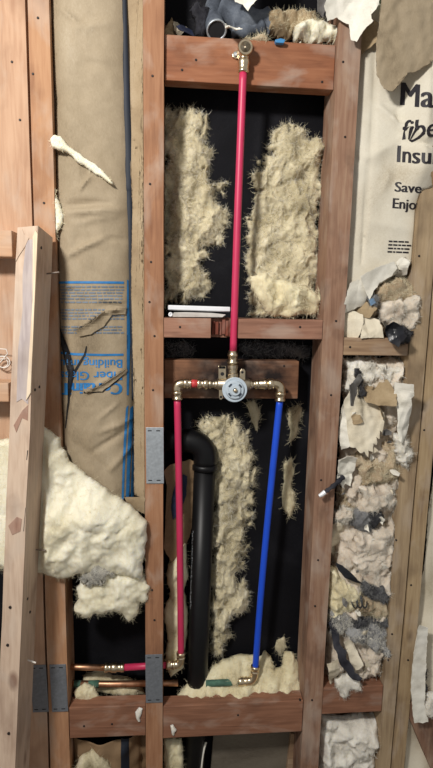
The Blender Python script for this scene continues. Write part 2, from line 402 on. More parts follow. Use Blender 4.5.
def crumple_fn(seed, n, amp, size, cen):
    rnd = random.Random(seed); fs = []
    for _ in range(n):
        a = rnd.uniform(0, math.pi); fs.append((math.cos(a), math.sin(a), rnd.uniform(-.5, .5) * size, rnd.choice((-1, 1)) * rnd.uniform(.4, 1)))
    def f(x, z):
        u, v = x - cen[0], z - cen[1]; y = 0
        wv = noise.noise_vector(Vector((x * 25, seed, z * 25))) * .004
        for c, s, k, m_ in fs: y += m_ * abs(c * (u + wv.x) + s * (v + wv.z) - k)
        return amp * y / max(1, n) ** .5 / size * 4 + noise.noise(Vector((x * 60, seed * 2.2, z * 60))) * amp * .15
    return f
def thicken(bm, thick):
    """front faces plus an offset back and a rim, as plain lists"""
    bm.normal_update(); bm.verts.index_update(); n = len(bm.verts)
    V = [v.co.copy() for v in bm.verts] + [v.co - v.normal * thick for v in bm.verts]
    F = []; cnt = {}; seen = set()
    for f in bm.faces:
        ids = [v.index for v in f.verts]; k = frozenset(ids)
        if k in seen: continue
        seen.add(k); F.append(ids)
        for i in range(len(ids)):
            e = (ids[i], ids[(i + 1) % len(ids)]); cnt.setdefault(frozenset(e), []).append(e)
    F += [[i + n for i in f][::-1] for f in F]
    for es in cnt.values():
        if len(es) == 1: x, y = es[0]; F.append([y, x, x + n, y + n])
    return V, F
def sheet(name, label, cat, outline, yb, mat, amp=.008, folds=7, sp=.007, thick=.0008, yfun=None, edge=.0015, parent=None,
          dyx=0.0, dyz=0.0, group=None, smooth=False, part_label=None, rstep=.006, curl=0.0):
    """a crumpled paper sheet: real thickness, folds as geometry"""
    SEED[0] += 1; sd = SEED[0]
    poly = [(lambda q: (q.x, q.z))(P(px, py, yb)) for px, py in outline]
    pl = ragged(poly, rstep, edge, sd, 110) if edge else dense(poly, rstep)
    lo, hi = pl.min(0), pl.max(0); cen = (lo + hi) / 2; size = float(max(hi - lo))
    bm = bmesh.new(); vs_ = [bm.verts.new((p[0], 0, p[1])) for p in pl]; f = bm.faces.new(vs_)
    bmesh.ops.triangulate(bm, faces=[f], ngon_method='EAR_CLIP')
    grid_cut(bm, sp); bmesh.ops.remove_doubles(bm, verts=bm.verts[:], dist=.0002)
    cf = crumple_fn(sd, folds, amp, size, cen)
    for v in bm.verts:
        x, z = v.co.x, v.co.z
        u, w_ = (x - cen[0]), (z - cen[1])
        v.co.y = (yfun(x, z) if yfun else yb + cf(x, z) + dyx * u + dyz * w_ - curl * (u * u + w_ * w_) / (size * .5))
    bmesh.ops.recalc_face_normals(bm, faces=bm.faces[:])
    if sum(fc.normal.y for fc in bm.faces) > 0: bmesh.ops.reverse_faces(bm, faces=bm.faces[:])
    bmesh.ops.triangulate(bm, faces=bm.faces[:])
    V, F = thicken(bm, thick); bm.free(); V = bay_clip(V)
    me = bpy.data.meshes.new(name); me.from_pydata(V, [], F); me.validate(); me.update()
    o = link(name, me, mat, parent, smooth)
    if parent is None: base(o); tag(o, label, cat, group)
    elif part_label: o['label'] = part_label
    return o

BAYS = []
def bay_clip(V):
    """keep soft matter out of the timber: inside a bay it stops at the stud faces"""
    xs = [v[0] for v in V]; zs = [v[2] for v in V]; cx, cz = (min(xs) + max(xs)) / 2, (min(zs) + max(zs)) / 2
    for l, r in BAYS:
        if l(cz) < cx < r(cz):
            return [Vector((min(max(v[0], l(v[2]) + .001), r(v[2]) - .001), v[1], v[2])) if v[1] > -.0015 else Vector(v) for v in V]
    return V
# ------------------------------------------------------------------ setting
tag(obj('wall_back', box((-1.2, .112, 0), (1.3, .13, 2.4)), M['felt']), 'black tar felt covering the back of the wall cavities', kind='structure')
tag(obj('floor', box((-1.2, -2.4, -.03), (1.3, .13, 0)), M['floor']), 'grey concrete floor', kind='structure')

# ------------------------------------------------------------------ framing timber
class Edge:
    def __init__(s, a, b, y=0.0):
        p, q = P(*a, y), P(*b, y); s.k = (q.x - p.x) / (q.z - p.z); s.p = p
    def __call__(s, z): return s.p.x + s.k * (z - s.p.z)
def nails(parent, spots, y=0.0, r=.0025, mat='nail'):
    for px, py in spots:
        p = P(px, py, y); obj('nail', lathe((p.x, p.y + .003, p.z), (0, -1, 0), [(0, r), (.004, r), (.0045, r * .7)], 10), M[mat], parent)
def stud(label, L, Rr, mat, z0=0.0, z1=2.4, y0=0.0, depth=.089, nl=(), spot=0):
    zs = np.linspace(z0, z1, 17); bm = bmesh.new(); rings = []
    for i, z in enumerate(zs):
        j = [.0012 * noise.noise(Vector((z * 9, len(label), k))) for k in range(4)]
        rings.append([bm.verts.new(c) for c in ((L(z) + j[0], y0 + j[2], z), (Rr(z) + j[1], y0 + j[3], z), (Rr(z) + j[1], y0 + depth, z), (L(z) + j[0], y0 + depth, z))])
    for a, b in zip(rings, rings[1:]):
        for k in range(4): bm.faces.new((a[k], a[(k + 1) % 4], b[(k + 1) % 4], b[k]))
    bm.faces.new(rings[0][::-1]); bm.faces.new(rings[-1])
    le = [e for e in bm.edges if abs(e.verts[0].co.z - e.verts[1].co.z) > .05]
    bmesh.ops.bevel(bm, geom=le, offset=.0022, segments=2, affect='EDGES', profile=.5)
    root = thing('timber_stud', (L(z0) * .5 + Rr(z0) * .5, y0 + depth / 2, z0), label, 'stud')
    obj('plank', bm, mat, root); nails(root, nl, y0)
    return root
eA = Edge((25, 0), (48.5, 768)); eAl = lambda z: eA(z) - .088
eBl, eBr = Edge((27.5, 0), (50.5, 768)), Edge((49, 0), (70, 768))
eCl, eCr = Edge((143, 0), (146, 768)), Edge((164, 0), (162.5, 768))
eDl, eDr = Edge((338, 40), (304, 700)), Edge((361.5, 40), (321, 720))
eEl, eEr = Edge((418, 230), (378, 768)), Edge((437, 230), (390, 768))
eFl = lambda z: eEr(z) + .004
eFr = Edge((438, 400), (404, 768))
BAYS += [(eBr, eCl), (eCr, eDl), (eDr, eEl), (eFr, lambda z: eFr(z) + .4)]
stA = stud('wide pale orange stud at the left edge of the photo', eAl, eA, M['stud_a'], nl=[(20, 120), (12, 62)])
stB = stud('orange stud between the leaning timber and the brown paper batt', eBl, eBr, M['stud_b'], nl=[(38, 18), (44, 203), (58, 520), (33, 74)])
stC = stud('orange stud left of the red pipes with two nail plates', eCl, eCr, M['stud_c'], nl=[(152.5, 76), (151, 262), (149.5, 302), (154.5, 336), (150, 184), (153, 390), (152, 590), (154.5, 620)])
stD = stud('red-brown stud right of the blue pipe', eDl, eDr, M['stud_d'], nl=[(345, 137), (336, 321), (331, 395), (318, 560), (315, 606), (343, 62), (321, 480), (312, 700)])
stE = stud('tan stud right of the torn paper and wool bay', eEl, eEr, M['stud_e'], nl=[(419, 256), (402, 398), (392, 634), (388, 660), (396, 540)])
stF = stud('pale tan stud at the right edge of the photo', eFl, eFr, M['stud_f'], nl=[(424, 430), (411, 585), (408, 660)])

def block(label, l, r, py_t, py_b, pxm, mat, y0, depth, name='blocking_board', tilt=0.0, nl=(), gap=.0008):
    zt, zb = P(pxm, py_t, y0).z, P(pxm, py_b, y0).z
    f = lambda e, z: e(z) if callable(e) else e
    pts = [(f(l, zb) + gap, y0, zb - tilt), (f(r, zb) - gap, y0, zb + tilt), (f(r, zt) - gap, y0, zt + tilt), (f(l, zt) + gap, y0, zt - tilt)]
    root = thing(name, ((pts[0][0] + pts[1][0]) / 2, y0 + depth / 2, min(zb - abs(tilt), zb)), label, 'board')
    obj('plank', prism(pts, (0, depth, 0), .0018), mat, root); nails(root, nl, y0)
    return root
bTop = block('orange cross board behind the brass shower outlet', eCr, eDl, 39.5, 85, 250, M['block_top'], .012, .038, tilt=-.002, nl=[(182, 70), (322, 82), (196, 60)])
bSmall = block('short tan block between torn papers in the right bay', eDr, eEl, 338, 355.5, 376, M['block_pale'], .002, .085, nl=[(350, 347)])
bSillL = block('dusty cross board below the copper pipes at lower left', eBr, eCl, 706.5, 737, 108, M['block_sill'], .002, .038, nl=[(84, 726), (112, 724)])
bSillC = block('cross board carrying the cream wool below the blue pipe', eCr, eDl, 703.5, 735, 233, M['block_sill'], .002, .038, tilt=.002, nl=[(238, 715), (300, 700)])
bSillR = block('short red-tan block at the foot of the right bay', eDr, eEl, 687, 713, 350, M['block_sill'], .002, .06, tilt=.001)

# middle block, notched for the red riser
zt, zb = P(245, 319, 0).z, P(245, 338.5, 0).z
xl, xr = eCr(zt) + .001, eDl(zt) - .001; n0, n1 = P(211, 328, 0).x, P(238.5, 328, 0).x
root = thing('notched_board', ((xl + xr) / 2, .045, zb), 'dusty notched cross board with the red riser through it', 'board')
pl = [(xl, 0), (n0, 0), (n0 + .001, .031), (n1 - .001, .034), (n1, 0), (xr, 0), (xr, .089), (xl, .089)]
obj('plank', prism([(x, y, zb) for x, y in pl], (0, 0, zt - zb), .0014), M['block_mid'], root)
bm = bmesh.new(); rnd = random.Random(5)
for k in range(7):
    x0 = n0 + .003 + k * (n1 - n0 - .006) / 7; box((x0, .029 - rnd.uniform(.002, .010), zb + .002 + rnd.uniform(0, .006)), (x0 + .0072, .0345, zt - .002 - rnd.uniform(0, .006)), .001, bm)
tag(obj('chiselled_notch', bm, M['notch'], root), 'rough red chiselled notch')
nails(root, [(180, 327), (300, 327)], 0)

# scorched backing board of the valve
yv = .05
zt, zb = P(230, 360.5, yv).z, P(230, 398.5, yv).z; xl, xr = eCr(1.15) + .001, P(298.5, 380, yv).x
root = thing('backing_board', ((xl + xr) / 2, yv + .018, zb), 'scorched short backing board behind the shower valve', 'board')
obj('plank', prism([(xl, yv, zb), (xr, yv, zb), (xr, yv, zt), (xl, yv, zt)], (0, .038, 0), .002), M['block_valve'], root)
nails(root, [(284, 366), (287, 392)], yv)

# boards at the far left, fixed to the front of the wide stud
for (t_, b_, lab, xr_) in ((229, 257, 'pale board end above the white wire loop', 12.5), (383, 402, 'pale board end below the white wire loop', 9)):
    y0 = -.06; p0 = P(-40, t_, y0); p1 = P(xr_, b_, y0)
    r_ = thing('side_board', ((p0.x + p1.x) / 2, y0 / 2, p1.z), lab, 'board')
    obj('plank', box((p0.x, y0, p1.z), (p1.x, -.001, p0.z), .002), M['side_board'], r_)
pts = []
c = P(3.5, 362, -.012)
for k in range(40):
    a = k * .42; rr = .0105 + .003 * math.sin(a * .6)
    pts.append((c.x + rr * 1.2 * math.cos(a), c.y - .0005 * k * .5, c.z + rr * math.sin(a)))
pts += [(c.x + .02, c.y - .012, c.z + .028), (c.x - .02, c.y - .010, c.z + .030)]
tag(obj('wire_loop', tube(pts, .0011, 6, smooth_path=1), M['wire_white'], None, True, True), 'thin white wire loop between the two pale board ends', 'wire')

# leaning timber
pt, pb = P(27.5, 234, -.098), P(5.5, 768, -.15)
ax = (pt - pb).normalized(); pfl = pb + ax * ((0 - pb.z) / ax.z); pfl.z = 0
Ln = (pt - pfl).length
rz = math.radians(-6.0)
def lean_pt(u, v, t):                                    # u across the narrow face, v into the wall, t along the timber
    c, s = math.cos(rz), math.sin(rz)
    return pfl + ax * t + Vector((u * c - v * s, u * s + v * c, 0))
root = thing('leaning_timber', pfl, 'splintered pale timber leaning against the studs at left', 'timber')
W2, DP = .0205, .089
bm = bmesh.new(); ts = np.linspace(0, Ln, 20); rings = []
for t in ts:
    j = [.0016 * noise.noise(Vector((t * 8, k * 7, 3))) for k in range(4)]
    e = [0, 0, 0, 0]
    if t == ts[-1]: e = [.012, .016, .002, -.004]
    rings.append([bm.verts.new(lean_pt(u, v, t + e[k])) for k, (u, v) in enumerate(((-W2 + j[0], j[1]), (W2 + j[1], j[0]), (W2 + j[2], DP), (-W2 + j[3], DP)))])
for a, b in zip(rings, rings[1:]):
    for k in range(4): bm.faces.new((a[k], a[(k + 1) % 4], b[(k + 1) % 4], b[k]))
bm.faces.new(rings[0][::-1]); bm.faces.new(rings[-1])
bmesh.ops.bevel(bm, geom=[e for e in bm.edges if (e.verts[0].co - e.verts[1].co).length > .06 and abs((e.verts[0].co - e.verts[1].co).normalized().z) > .9], offset=.003, segments=2, affect='EDGES', profile=.5)
obj('plank', bm, M['lean'], root)
def t_at(py): return (P(20, py, -.11).z - pfl.z) / ax.z
def lean_patch(name, pts_uv, dv, mat, lab=None):
    bm = prism([lean_pt(u, -dv, t) for u, t in pts_uv], lean_pt(0, dv + .002, 0) - lean_pt(0, 0, 0), .0006)
    o = obj(name, bm, mat, root)
    if lab: o['label'] = lab
lean_patch('torn_face', [(-.008, t_at(402)), (.003, t_at(398)), (.0155, t_at(404)), (.0165, t_at(330)), (.014, t_at(270)), (.011, t_at(238)), (-.002, t_at(240)), (-.006, t_at(275)), (-.003, t_at(310)), (-.009, t_at(350))], .0012, M['torn_wood'], 'grey torn strip of wood')
lean_patch('splinter', [(.012, t_at(400)), (.0205, t_at(392)), (.0208, t_at(233)), (.016, t_at(229)), (.0115, t_at(236)), (.0165, t_at(300))], .0035, M['split_wood'], 'pale split sliver of wood')
lean_patch('splinter', [(-.0205, t_at(262)), (-.019, t_at(230)), (-.010, t_at(228)), (-.006, t_at(234)), (.004, t_at(237)), (-.004, t_at(247)), (-.016, t_at(256))], .002, M['lean'])
lean_patch('gouge', [(-.012, t_at(425)), (.004, t_at(410)), (.016, t_at(404)), (.016, t_at(420)), (.004, t_at(417)), (-.006, t_at(432))], .0006, M['gouge'], 'dark bruised gouge')
lean_patch('gouge', [(-.015, t_at(523)), (.002, t_at(514)), (.013, t_at(516)), (.011, t_at(528)), (-.006, t_at(532))], .0006, M['gouge'], 'dark bruised gouge')
lean_patch('gouge', [(.0165, t_at(528)), (.0185, t_at(505)), (.0195, t_at(505)), (.0178, t_at(528))], .0006, M['slot'])
lean_patch('gouge', [(.0165, t_at(458)), (.0175, t_at(449)), (.0195, t_at(449)), (.0178, t_at(459))], .0006, M['slot'])
def lean_nail(v, t, ln, mat='nail', dz=0.0, r=.0018):
    a = lean_pt(W2 - .003, v, t); d = (lean_pt(1, 0, 0) - lean_pt(0, 0, 0)) + Vector((0, -.1, dz)); d.normalize()
    obj('nail', lathe(a, d, [(0, r), (ln, r), (ln, r * 1.1)], 8), M[mat], root)
lean_nail(.06, t_at(272), .03, 'nail_bright', .12); lean_nail(.07, t_at(560), .025, 'nail_bright'); lean_nail(.05, t_at(665), .022, 'wire_white', -.25)
for v, t in ((.02, 246), (.02, 391), (.045, 390), (.03, 600), (.05, 618)): lean_nail(v, t_at(t), .004, 'nail', 0, .003)
for u, t in ((-.004, 601), (-.006, 637), (.004, 720)):
    a = lean_pt(u, .002, t_at(t)); obj('nail', lathe(a, lean_pt(0, -1, 0) - lean_pt(0, 0, 0), [(0, .003), (.004, .003), (.0045, .002)], 8), M['nail'], root)

# ------------------------------------------------------------------ nail plates
def plate(label, x0, y0p, x1, y1p, mat, dx=0.0):
    a, b = P(x0, y0p, -.0025), P(x1, y1p, -.0025); c = (a + b) / 2
    root = thing('nail_plate', (c.x, -.001, b.z), label, 'plate')
    dxw = dx * (a.z - b.z)
    obj('sheet_metal', prism([(a.x - dxw, -.0026, b.z), (b.x - dxw, -.0026, b.z), (b.x + dxw, -.0026, a.z), (a.x + dxw, -.0026, a.z)], (0, .0022, 0), .0006), mat, root)
    for zz, sg in ((a.z - .0075, 1), (b.z + .0075, -1)):
        for fx in (.22, .70):
            x = a.x + (b.x - a.x) * fx + dxw * sg
            obj('prong_slot', box((x - .0045, -.0030, zz - .0012), (x + .0045, -.002, zz + .0012), .0004), M['slot'], root)
plate('bright galvanised nail plate on the stud beside the black elbow', 146, 427.5, 163.6, 483.5, M['chrome'], -.004)
plate('grey nail plate where the red pipe crosses the stud', 145.5, 655, 162.5, 702.5, M['chrome_dull'], -.004)
plate('grey nail plate at lower left, right one of the pair', 50, 665, 67.5, 711.5, M['chrome_dull'], -.012)
plate('grey nail plate at lower left, partly behind the leaning timber', 30.5, 665.5, 48, 712, M['chrome_dull'], -.014)

# ------------------------------------------------------------------ plumbing
PX = .00222                                              # metres per pixel at the valve
def pex(label, pts, mat, r=.0079):
    return tag(obj('pex_pipe', tube(pts, r, 20, smooth_path=2), mat, None, True, True), label, 'pipe')
riser_b, riser_t = P(233.2, 351, .012), P(243.2, 71, -.006)
pex('red riser pipe running up to the brass shower outlet', [riser_b, riser_b.lerp(riser_t, .5) + Vector((-.001, 0, 0)), riser_t], M['pex_red'])
hot_t, hot_b = P(177.3, 397, .018), P(181, 656, .042)
pex('red hot supply pipe dropping from the left of the valve', [hot_t, hot_t.lerp(hot_b, .5) + Vector((.0015, 0, 0)), hot_b], M['pex_red'])
cold_t, cold_b = P(280, 399, .018), P(255.2, 670, .045)
pex('blue cold supply pipe right of the valve', [cold_t, cold_t.lerp(cold_b, .35) + Vector((-.003, 0, 0)), cold_t.lerp(cold_b, .7) + Vector((-.0035, 0, 0)), cold_b], M['pex_blue'])

# shower valve
yV = .016
c0 = P(233, 384, yV)
root = thing('shower_valve', (c0.x, yV, P(233, 400, yV).z), 'brass shower valve with a round pale blue-grey guard', 'valve')
def seg(a, b, prof, mat, name, n=24, smooth=True):
    """lathe from pixel a to pixel b; prof gives (fraction, radius px)"""
    A = P(*a[:2], a[2] if len(a) > 2 else yV); B = P(*b[:2], b[2] if len(b) > 2 else yV); d = B - A
    o = obj(name, lathe(A, d, [(f * d.length, r * PX) for f, r in prof], n), mat, root); 
    for p in o.data.polygons: p.use_smooth = smooth
    return o
COLLAR = [(0, 3.8), (.02, 4.5), (.16, 4.6), (.2, 4.1), (.45, 4.0), (.5, 4.7), (.62, 4.7), (.66, 4.1), (.98, 4.0), (1, 3.6)]
def elbow(a, corner, b, r, name='elbow'):
    A, C, B = P(*a, yV), P(*corner, yV), P(*b, yV); pts = [A]
    for k in range(9):
        t = k / 8; s0 = C + (A - C) * .62; s1 = C + (B - C) * .62
        pts.append(s0 * (1 - t) ** 2 + C * 2 * t * (1 - t) + s1 * t * t)
    pts.append(B); obj(name, tube(pts, r * PX, 20), M['brass'], root, True)
elbow((186, 383.5), (176.5, 383.5), (177, 392.5), 4.7)
seg((183.5, 383.5), (191, 383.5), [(0, 4.9), (.1, 5.5), (.5, 5.5), (.6, 4.7), (.8, 4.7), (.85, 5.4), (1, 5.2)], M['brass'], 'collar')
seg((176.9, 391), (177.4, 399.5), [(0, 4.8), (.1, 5.5), (.3, 5.5), (.36, 4.6), (.75, 4.6), (.8, 5.3), (.97, 5.3), (1, 4.5)], M['brass'], 'collar')
tag(seg((190.5, 383.5), (197.5, 383.7), [(0, 4.1), (1, 4.1)], M['red_ring'], 'pipe_stub'), 'short red pipe stub')
seg((197, 383.7), (208, 384), [(0, 4.6), (.05, 5.3), (.22, 5.3), (.28, 4.4), (.55, 4.4), (.6, 5.5), (.9, 5.5), (1, 4.2)], M['brass'], 'coupling', 18)
seg((207, 384), (219, 384.3), [(0, 3.6), (.12, 3.6), (.16, 4.6), (.32, 4.6), (.36, 3.6), (.6, 3.6), (.64, 4.7), (1, 4.7)], M['brass_dull'], 'threaded_nipple', 18)
seg((217, 384.2), (250, 384.6), [(0, 5.4), (.04, 6.0), (.2, 6.2), (.3, 7.6), (.7, 7.6), (.8, 6.2), (.96, 6.0), (1, 5.4)], M['brass_dull'], 'valve_body')
seg((249, 384.4), (259, 384.2), [(0, 4.7), (.3, 4.7), (.34, 3.7), (.6, 3.7), (.64, 4.8), (1, 4.8)], M['brass'], 'threaded_nipple', 18)
seg((258, 384.2), (271, 383.8), [(0, 4.2), (.1, 5.0), (.4, 5.0), (.45, 5.8), (.62, 5.8), (.66, 4.8), (1, 4.8)], M['brass'], 'coupling', 18)
elbow((269, 383.8), (281, 383.8), (280.3, 394), 4.8)
seg((268, 383.9), (273.5, 383.8), [(0, 5.0), (.1, 5.7), (.85, 5.7), (1, 4.8)], M['brass'], 'collar')
seg((280.4, 392), (280, 401), [(0, 4.8), (.1, 5.5), (.3, 5.5), (.36, 4.6), (.75, 4.6), (.8, 5.3), (.97, 5.3), (1, 4.5)], M['brass'], 'collar')
seg((233, 378), (232.6, 365), [(0, 5.6), (.35, 5.6), (.4, 4.6), (.7, 4.6), (.75, 5.4), (1, 5.4)], M['brass_dull'], 'top_port', 12, False)
seg((232.6, 366), (232.9, 350.5, .013), [(0, 4.9), (.18, 4.9), (.2, 5.6), (.32, 5.6), (.36, 4.5), (.62, 4.5), (.66, 5.4), (.8, 5.4), (.84, 4.7), (1, 4.5)], M['brass'], 'riser_coupling')
def ear(pxs, hole, name='mounting_ear', hr=1.3):
    a = [P(x, y, yV - .006) for x, y in pxs]; obj(name, prism(a, (0, .005, 0), .0008), M['brass'], root)
    h = P(*hole, yV - .0068); obj('screw_hole', lathe((h.x, h.y + .002, h.z), (0, -1, 0), [(0, hr * PX), (.0022, hr * PX)], 12), M['slot'], root)
ear([(239.6, 380), (245.2, 380), (245.4, 371), (244, 369), (241.5, 369), (240, 371)], (242.4, 372.3))
ear([(219, 388), (223.4, 388), (223, 398), (221.7, 399.6), (219.8, 399.4), (219, 397)], (221, 397))
ear([(218.5, 379), (226, 379), (226, 366), (218.5, 366)], (222.4, 374), 'mounting_lug', 1.9)
ear([(218.6, 369), (225.8, 369), (225.6, 366), (218.8, 366)], (222.2, 367.7), 'mounting_lug', .9)
# plaster guard
g = P(234.6, 389.6, -.006); ga = (0.02, -1, .01)
o = obj('plaster_guard', lathe(g, ga, [(-.012, .024), (-.004, .0272), (0, .0278), (.0024, .0278), (.003, .0265), (.0022, .0215), (.0065, .0205), (.0085, .019), (.009, .0150), (.0085, .0148), (.0085, .001)], 40), M['guard'], root)
gh = obj('guard_hub', lathe(Vector(g) + Vector(ga) * .008, ga, [(0, .0125), (.004, .0122), (.005, .0112), (.005, .0055), (.003, .0052)], 28), M['guard'], o)
obj('valve_stem', lathe(Vector(g) + Vector(ga) * .008, ga, [(0, .0045), (.009, .0043), (.010, .0034), (.0105, .0012)], 16), M['brass'], root, True)
for a0 in (40, 135, 222, 318):
    bm = bmesh.new(); n = 7; ring = []
    for k in range(n):
        a = math.radians(a0 - 16 + 32 * k / (n - 1)); ring.append((a, .0136)); 
    pts = [Vector((g.x + r * math.cos(a), g.y - .0098, g.z + r * math.sin(a))) for a, r in ring] + [Vector((g.x + .0172 * math.cos(a), g.y - .0098, g.z + .0172 * math.sin(a))) for a, r in ring[::-1]]
    obj('guard_slot', prism(pts, (0, .0016, 0)), M['guard_dark'], o)

# drop-ear elbow at the top of the riser
cE = P(244.6, 50, -.008)
root = thing('shower_outlet', (cE.x, 0, P(243.3, 71, -.006).z), 'brass drop-ear elbow screwed to the orange cross board', 'pipe fitting')
yV2 = -.006
def lt(o_, ax_, prof, mat, name, n=24, sm=True): return obj(name, lathe(o_, ax_, prof, n), mat, root, sm)
lt(cE + Vector((0, .018, 0)), (0, -1, 0), [(0, .009), (.004, .0125), (.022, .0130), (.024, .0152), (.031, .0152), (.033, .0140), (.033, .0105), (.020, .0095), (.018, .003)], M['brass'], 'outlet_ring', 28, False)
for k in range(3):
    lt(cE + Vector((0, -.0125 + k * .0035, 0)), (0, -1, 0), [(0, .0104), (.0008, .0092), (.0016, .0092), (.0024, .0104)], M['brass_dull'], 'thread', 24)
obj('spigot', tube([cE + Vector((0, .006, 0)), cE.lerp(P(243.6, 62, yV2), .5), P(243.6, 64, yV2)], .0098, 18), M['brass'], root, True)
A = P(243.7, 59, yV2); B = P(243.2, 73, yV2); lt(A, B - A, [(0, .0100), (.003, .0118), (.010, .0122), (.013, .0108), (.021, .0108), (.023, .0118), ((B - A).length - .002, .0116), ((B - A).length, .0095)], M['brass'], 'collar')
for sx, sz, hx in ((-1, -.25, -.0205), (.75, .75, .0)):
    d = Vector((sx, 0, sz)).normalized(); c = cE + Vector((0, .014, 0)); s = Vector((-d.z, 0, d.x))
    pts = [c + s * .009, c + d * .018 + s * .0075, c + d * .024 + s * .003, c + d * .024 - s * .003, c + d * .018 - s * .0075, c - s * .009]
    e = obj('mounting_ear', prism(pts, (0, .0055, 0), .0008), M['brass_dull'], root)
    obj('screw', lathe(c + d * .018 + Vector((0, .003, 0)), (0, -1, 0), [(0, .0045), (.006, .0045), (.0075, .003)], 14), M['chrome'], e)

# lower left: red elbow, red cross pipe, copper pipe
yl = .042
root = thing('brass_elbow', P(181, 668, yl), 'brass elbow under the red hot pipe', 'pipe fitting')
A, Cn, B = P(180.9, 653, yl), P(181.2, 664.5, yl), P(171, 664.8, yl)
pts = [A]
for k in range(9):
    t = k / 8; pts.append((Cn + (A - Cn) * .6) * (1 - t) ** 2 + Cn * 2 * t * (1 - t) + (Cn + (B - Cn) * .6) * t * t)
obj('elbow', tube(pts + [B], .0098, 18), M['brass'], root, True)
obj('collar', lathe(A + Vector((0, 0, .003)), Cn - A, [(0, .0095), (.001, .0112), (.007, .0115), (.008, .0102), (.013, .0102), (.014, .0112), (.016, .0112)], 20), M['brass'], root, True)
obj('collar', lathe(B + Vector((-.012, 0, 0)), Cn - B, [(0, .0098), (.001, .0114), (.008, .0116), (.009, .0102), (.016, .0102), (.017, .0114), (.021, .0114), (.022, .0100)], 20), M['brass'], root, True)
q0, q1 = P(169, 664.9, yl), P(123, 667.5, yl)
tag(obj('pex_pipe', tube([q0, q1], .0079, 18), M['pex_red'], None, True, True), 'short red pipe running level behind the lower nail plate', 'pipe')
root = thing('brass_coupling', P(113, 671, yl), 'brass coupling between the copper and the level red pipe', 'pipe fitting')
A, B = P(104, 667.6, yl), P(124.5, 667.3, yl); l = (B - A).length
obj('coupling', lathe(A, B - A, [(f * l, r) for f, r in ((0, .0085), (.03, .0112), (.16, .0114), (.2, .0098), (.34, .0098), (.38, .0118), (.6, .0118), (.64, .0098), (.8, .0098), (.84, .0112), (.97, .0112), (1, .0085))], 20), M['brass'], root, True)
q0, q1 = P(60, 666.8, yl), P(104.5, 667.6, yl)
tag(obj('copper_pipe', tube([q0, q0.lerp(q1, .5), q1], .0075, 16), M['copper'], None, True, True), 'copper pipe entering the brass coupling at lower left', 'pipe')
y2 = .055
p0, p1, p2 = P(60, 683.5, y2), P(110, 684, y2), P(178, 683, y2)
root = thing('copper_pipe', p1, 'green tarnished copper pipe below the brass coupling', 'pipe')
obj('tube', tube([p0, p1, p2], .0079, 16), M['copper'], root, True)
tag(obj('patina_sleeve', tube([P(74, 683.6, y2), P(84, 683.7, y2), P(99, 684, y2)], lambda t: .0086 + .0012 * math.sin(t * 9), 16), M['patina'], root, True), 'green corroded joint')
# blue elbow
yb_ = .045
root = thing('brass_elbow', P(254, 684, yb_), 'brass elbow under the blue cold pipe', 'pipe fitting')
A, Cn, B = P(255.3, 667, yb_), P(254, 681, yb_), P(242, 681.5, yb_)
pts = [A]
for k in range(9):
    t = k / 8; pts.append((Cn + (A - Cn) * .6) * (1 - t) ** 2 + Cn * 2 * t * (1 - t) + (Cn + (B - Cn) * .6) * t * t)
obj('elbow', tube(pts + [B], .0100, 18), M['brass'], root, True)
obj('collar', lathe(A + Vector((0, 0, .004)), Cn - A, [(0, .0095), (.001, .0114), (.008, .0117), (.009, .0103), (.014, .0103), (.015, .0114), (.018, .0114)], 20), M['brass'], root, True)
obj('collar', lathe(B + Vector((-.010, 0, 0)), Cn - B, [(0, .0098), (.001, .0116), (.012, .0118), (.013, .0104), (.017, .0104), (.018, .0114), (.022, .0114), (.023, .0100)], 20), M['brass'], root, True)
tag(obj('copper_pipe', tube([P(206, 683.5, yb_ + .004), P(225, 682.6, yb_), P(243, 681.7, yb_)], .0082, 16), M['patina'], None, True, True), 'green copper stub joining the elbow of the blue pipe', 'pipe')

# black drain
yd = .070
root = thing('drain_pipe', (P(199, 668, yd).x, yd, 0.0), 'black plastic drain pipe with an elbow behind the red pipe', 'drain')
v0 = P(204.5, 470, yd); v1 = P(197.5, 672, yd); dirv = (v1 - v0).normalized(); vfl = v0 + dirv * ((0.0 - v0.z) / dirv.z)
rP = .0262
obj('riser', tube([v0, v1, vfl], rP, 28), M['abs'], root, True)
E0, E1, E2 = P(205, 466, yd), P(205.5, 441, yd), P(178, 440.5, yd)
pts = [E0]
for k in range(11):
    t = k / 10; pts.append((E1 + (E0 - E1) * .75) * (1 - t) ** 2 + E1 * 2 * t * (1 - t) + (E1 + (E2 - E1) * .75) * t * t)
eo = obj('elbow', tube(pts + [E2], rP * 1.09, 28), M['abs'], root, True)
obj('socket_rim', lathe(E0 + Vector((0, 0, .006)), dirv, [(0, rP * 1.08), (.002, rP * 1.2), (.013, rP * 1.2), (.015, rP)], 28), M['abs'], eo, True)
obj('socket_rim', lathe(E2 + Vector((.006, 0, 0)), (-1, 0, 0), [(0, rP * 1.08), (.002, rP * 1.2), (.013, rP * 1.2), (.015, rP)], 28), M['abs'], eo, True)
obj('branch', tube([E2, P(166, 440, yd)], rP, 28), M['abs'], root, True)
bm = bmesh.new(); rnd = random.Random(8)
pA, pB = v0.lerp(v1, .28), v0.lerp(v1, .66); t = 0.0; ang = math.radians(205)
u_ = Vector((1, 0, 0)); vv = Vector((0, 1, 0))
while t < 1:
    L_ = rnd.uniform(.012, .03); a = ang + rnd.uniform(-.10, .10)
    off = (u_ * math.cos(a) + vv * math.sin(a)) * (rP + .0004); tang = (u_ * -math.sin(a) + vv * math.cos(a)) * rnd.uniform(.0012, .0022)
    p, q = pA.lerp(pB, t) + off, pA.lerp(pB, min(1, t + L_)) + off
    f = [bm.verts.new(c) for c in (p - tang, p + tang, q + tang, q - tang)]; bm.faces.new(f); t += L_ + rnd.uniform(.006, .02)
tag(obj('pipe_marking', bm, M['print_white'], root), 'faint white printed marking')

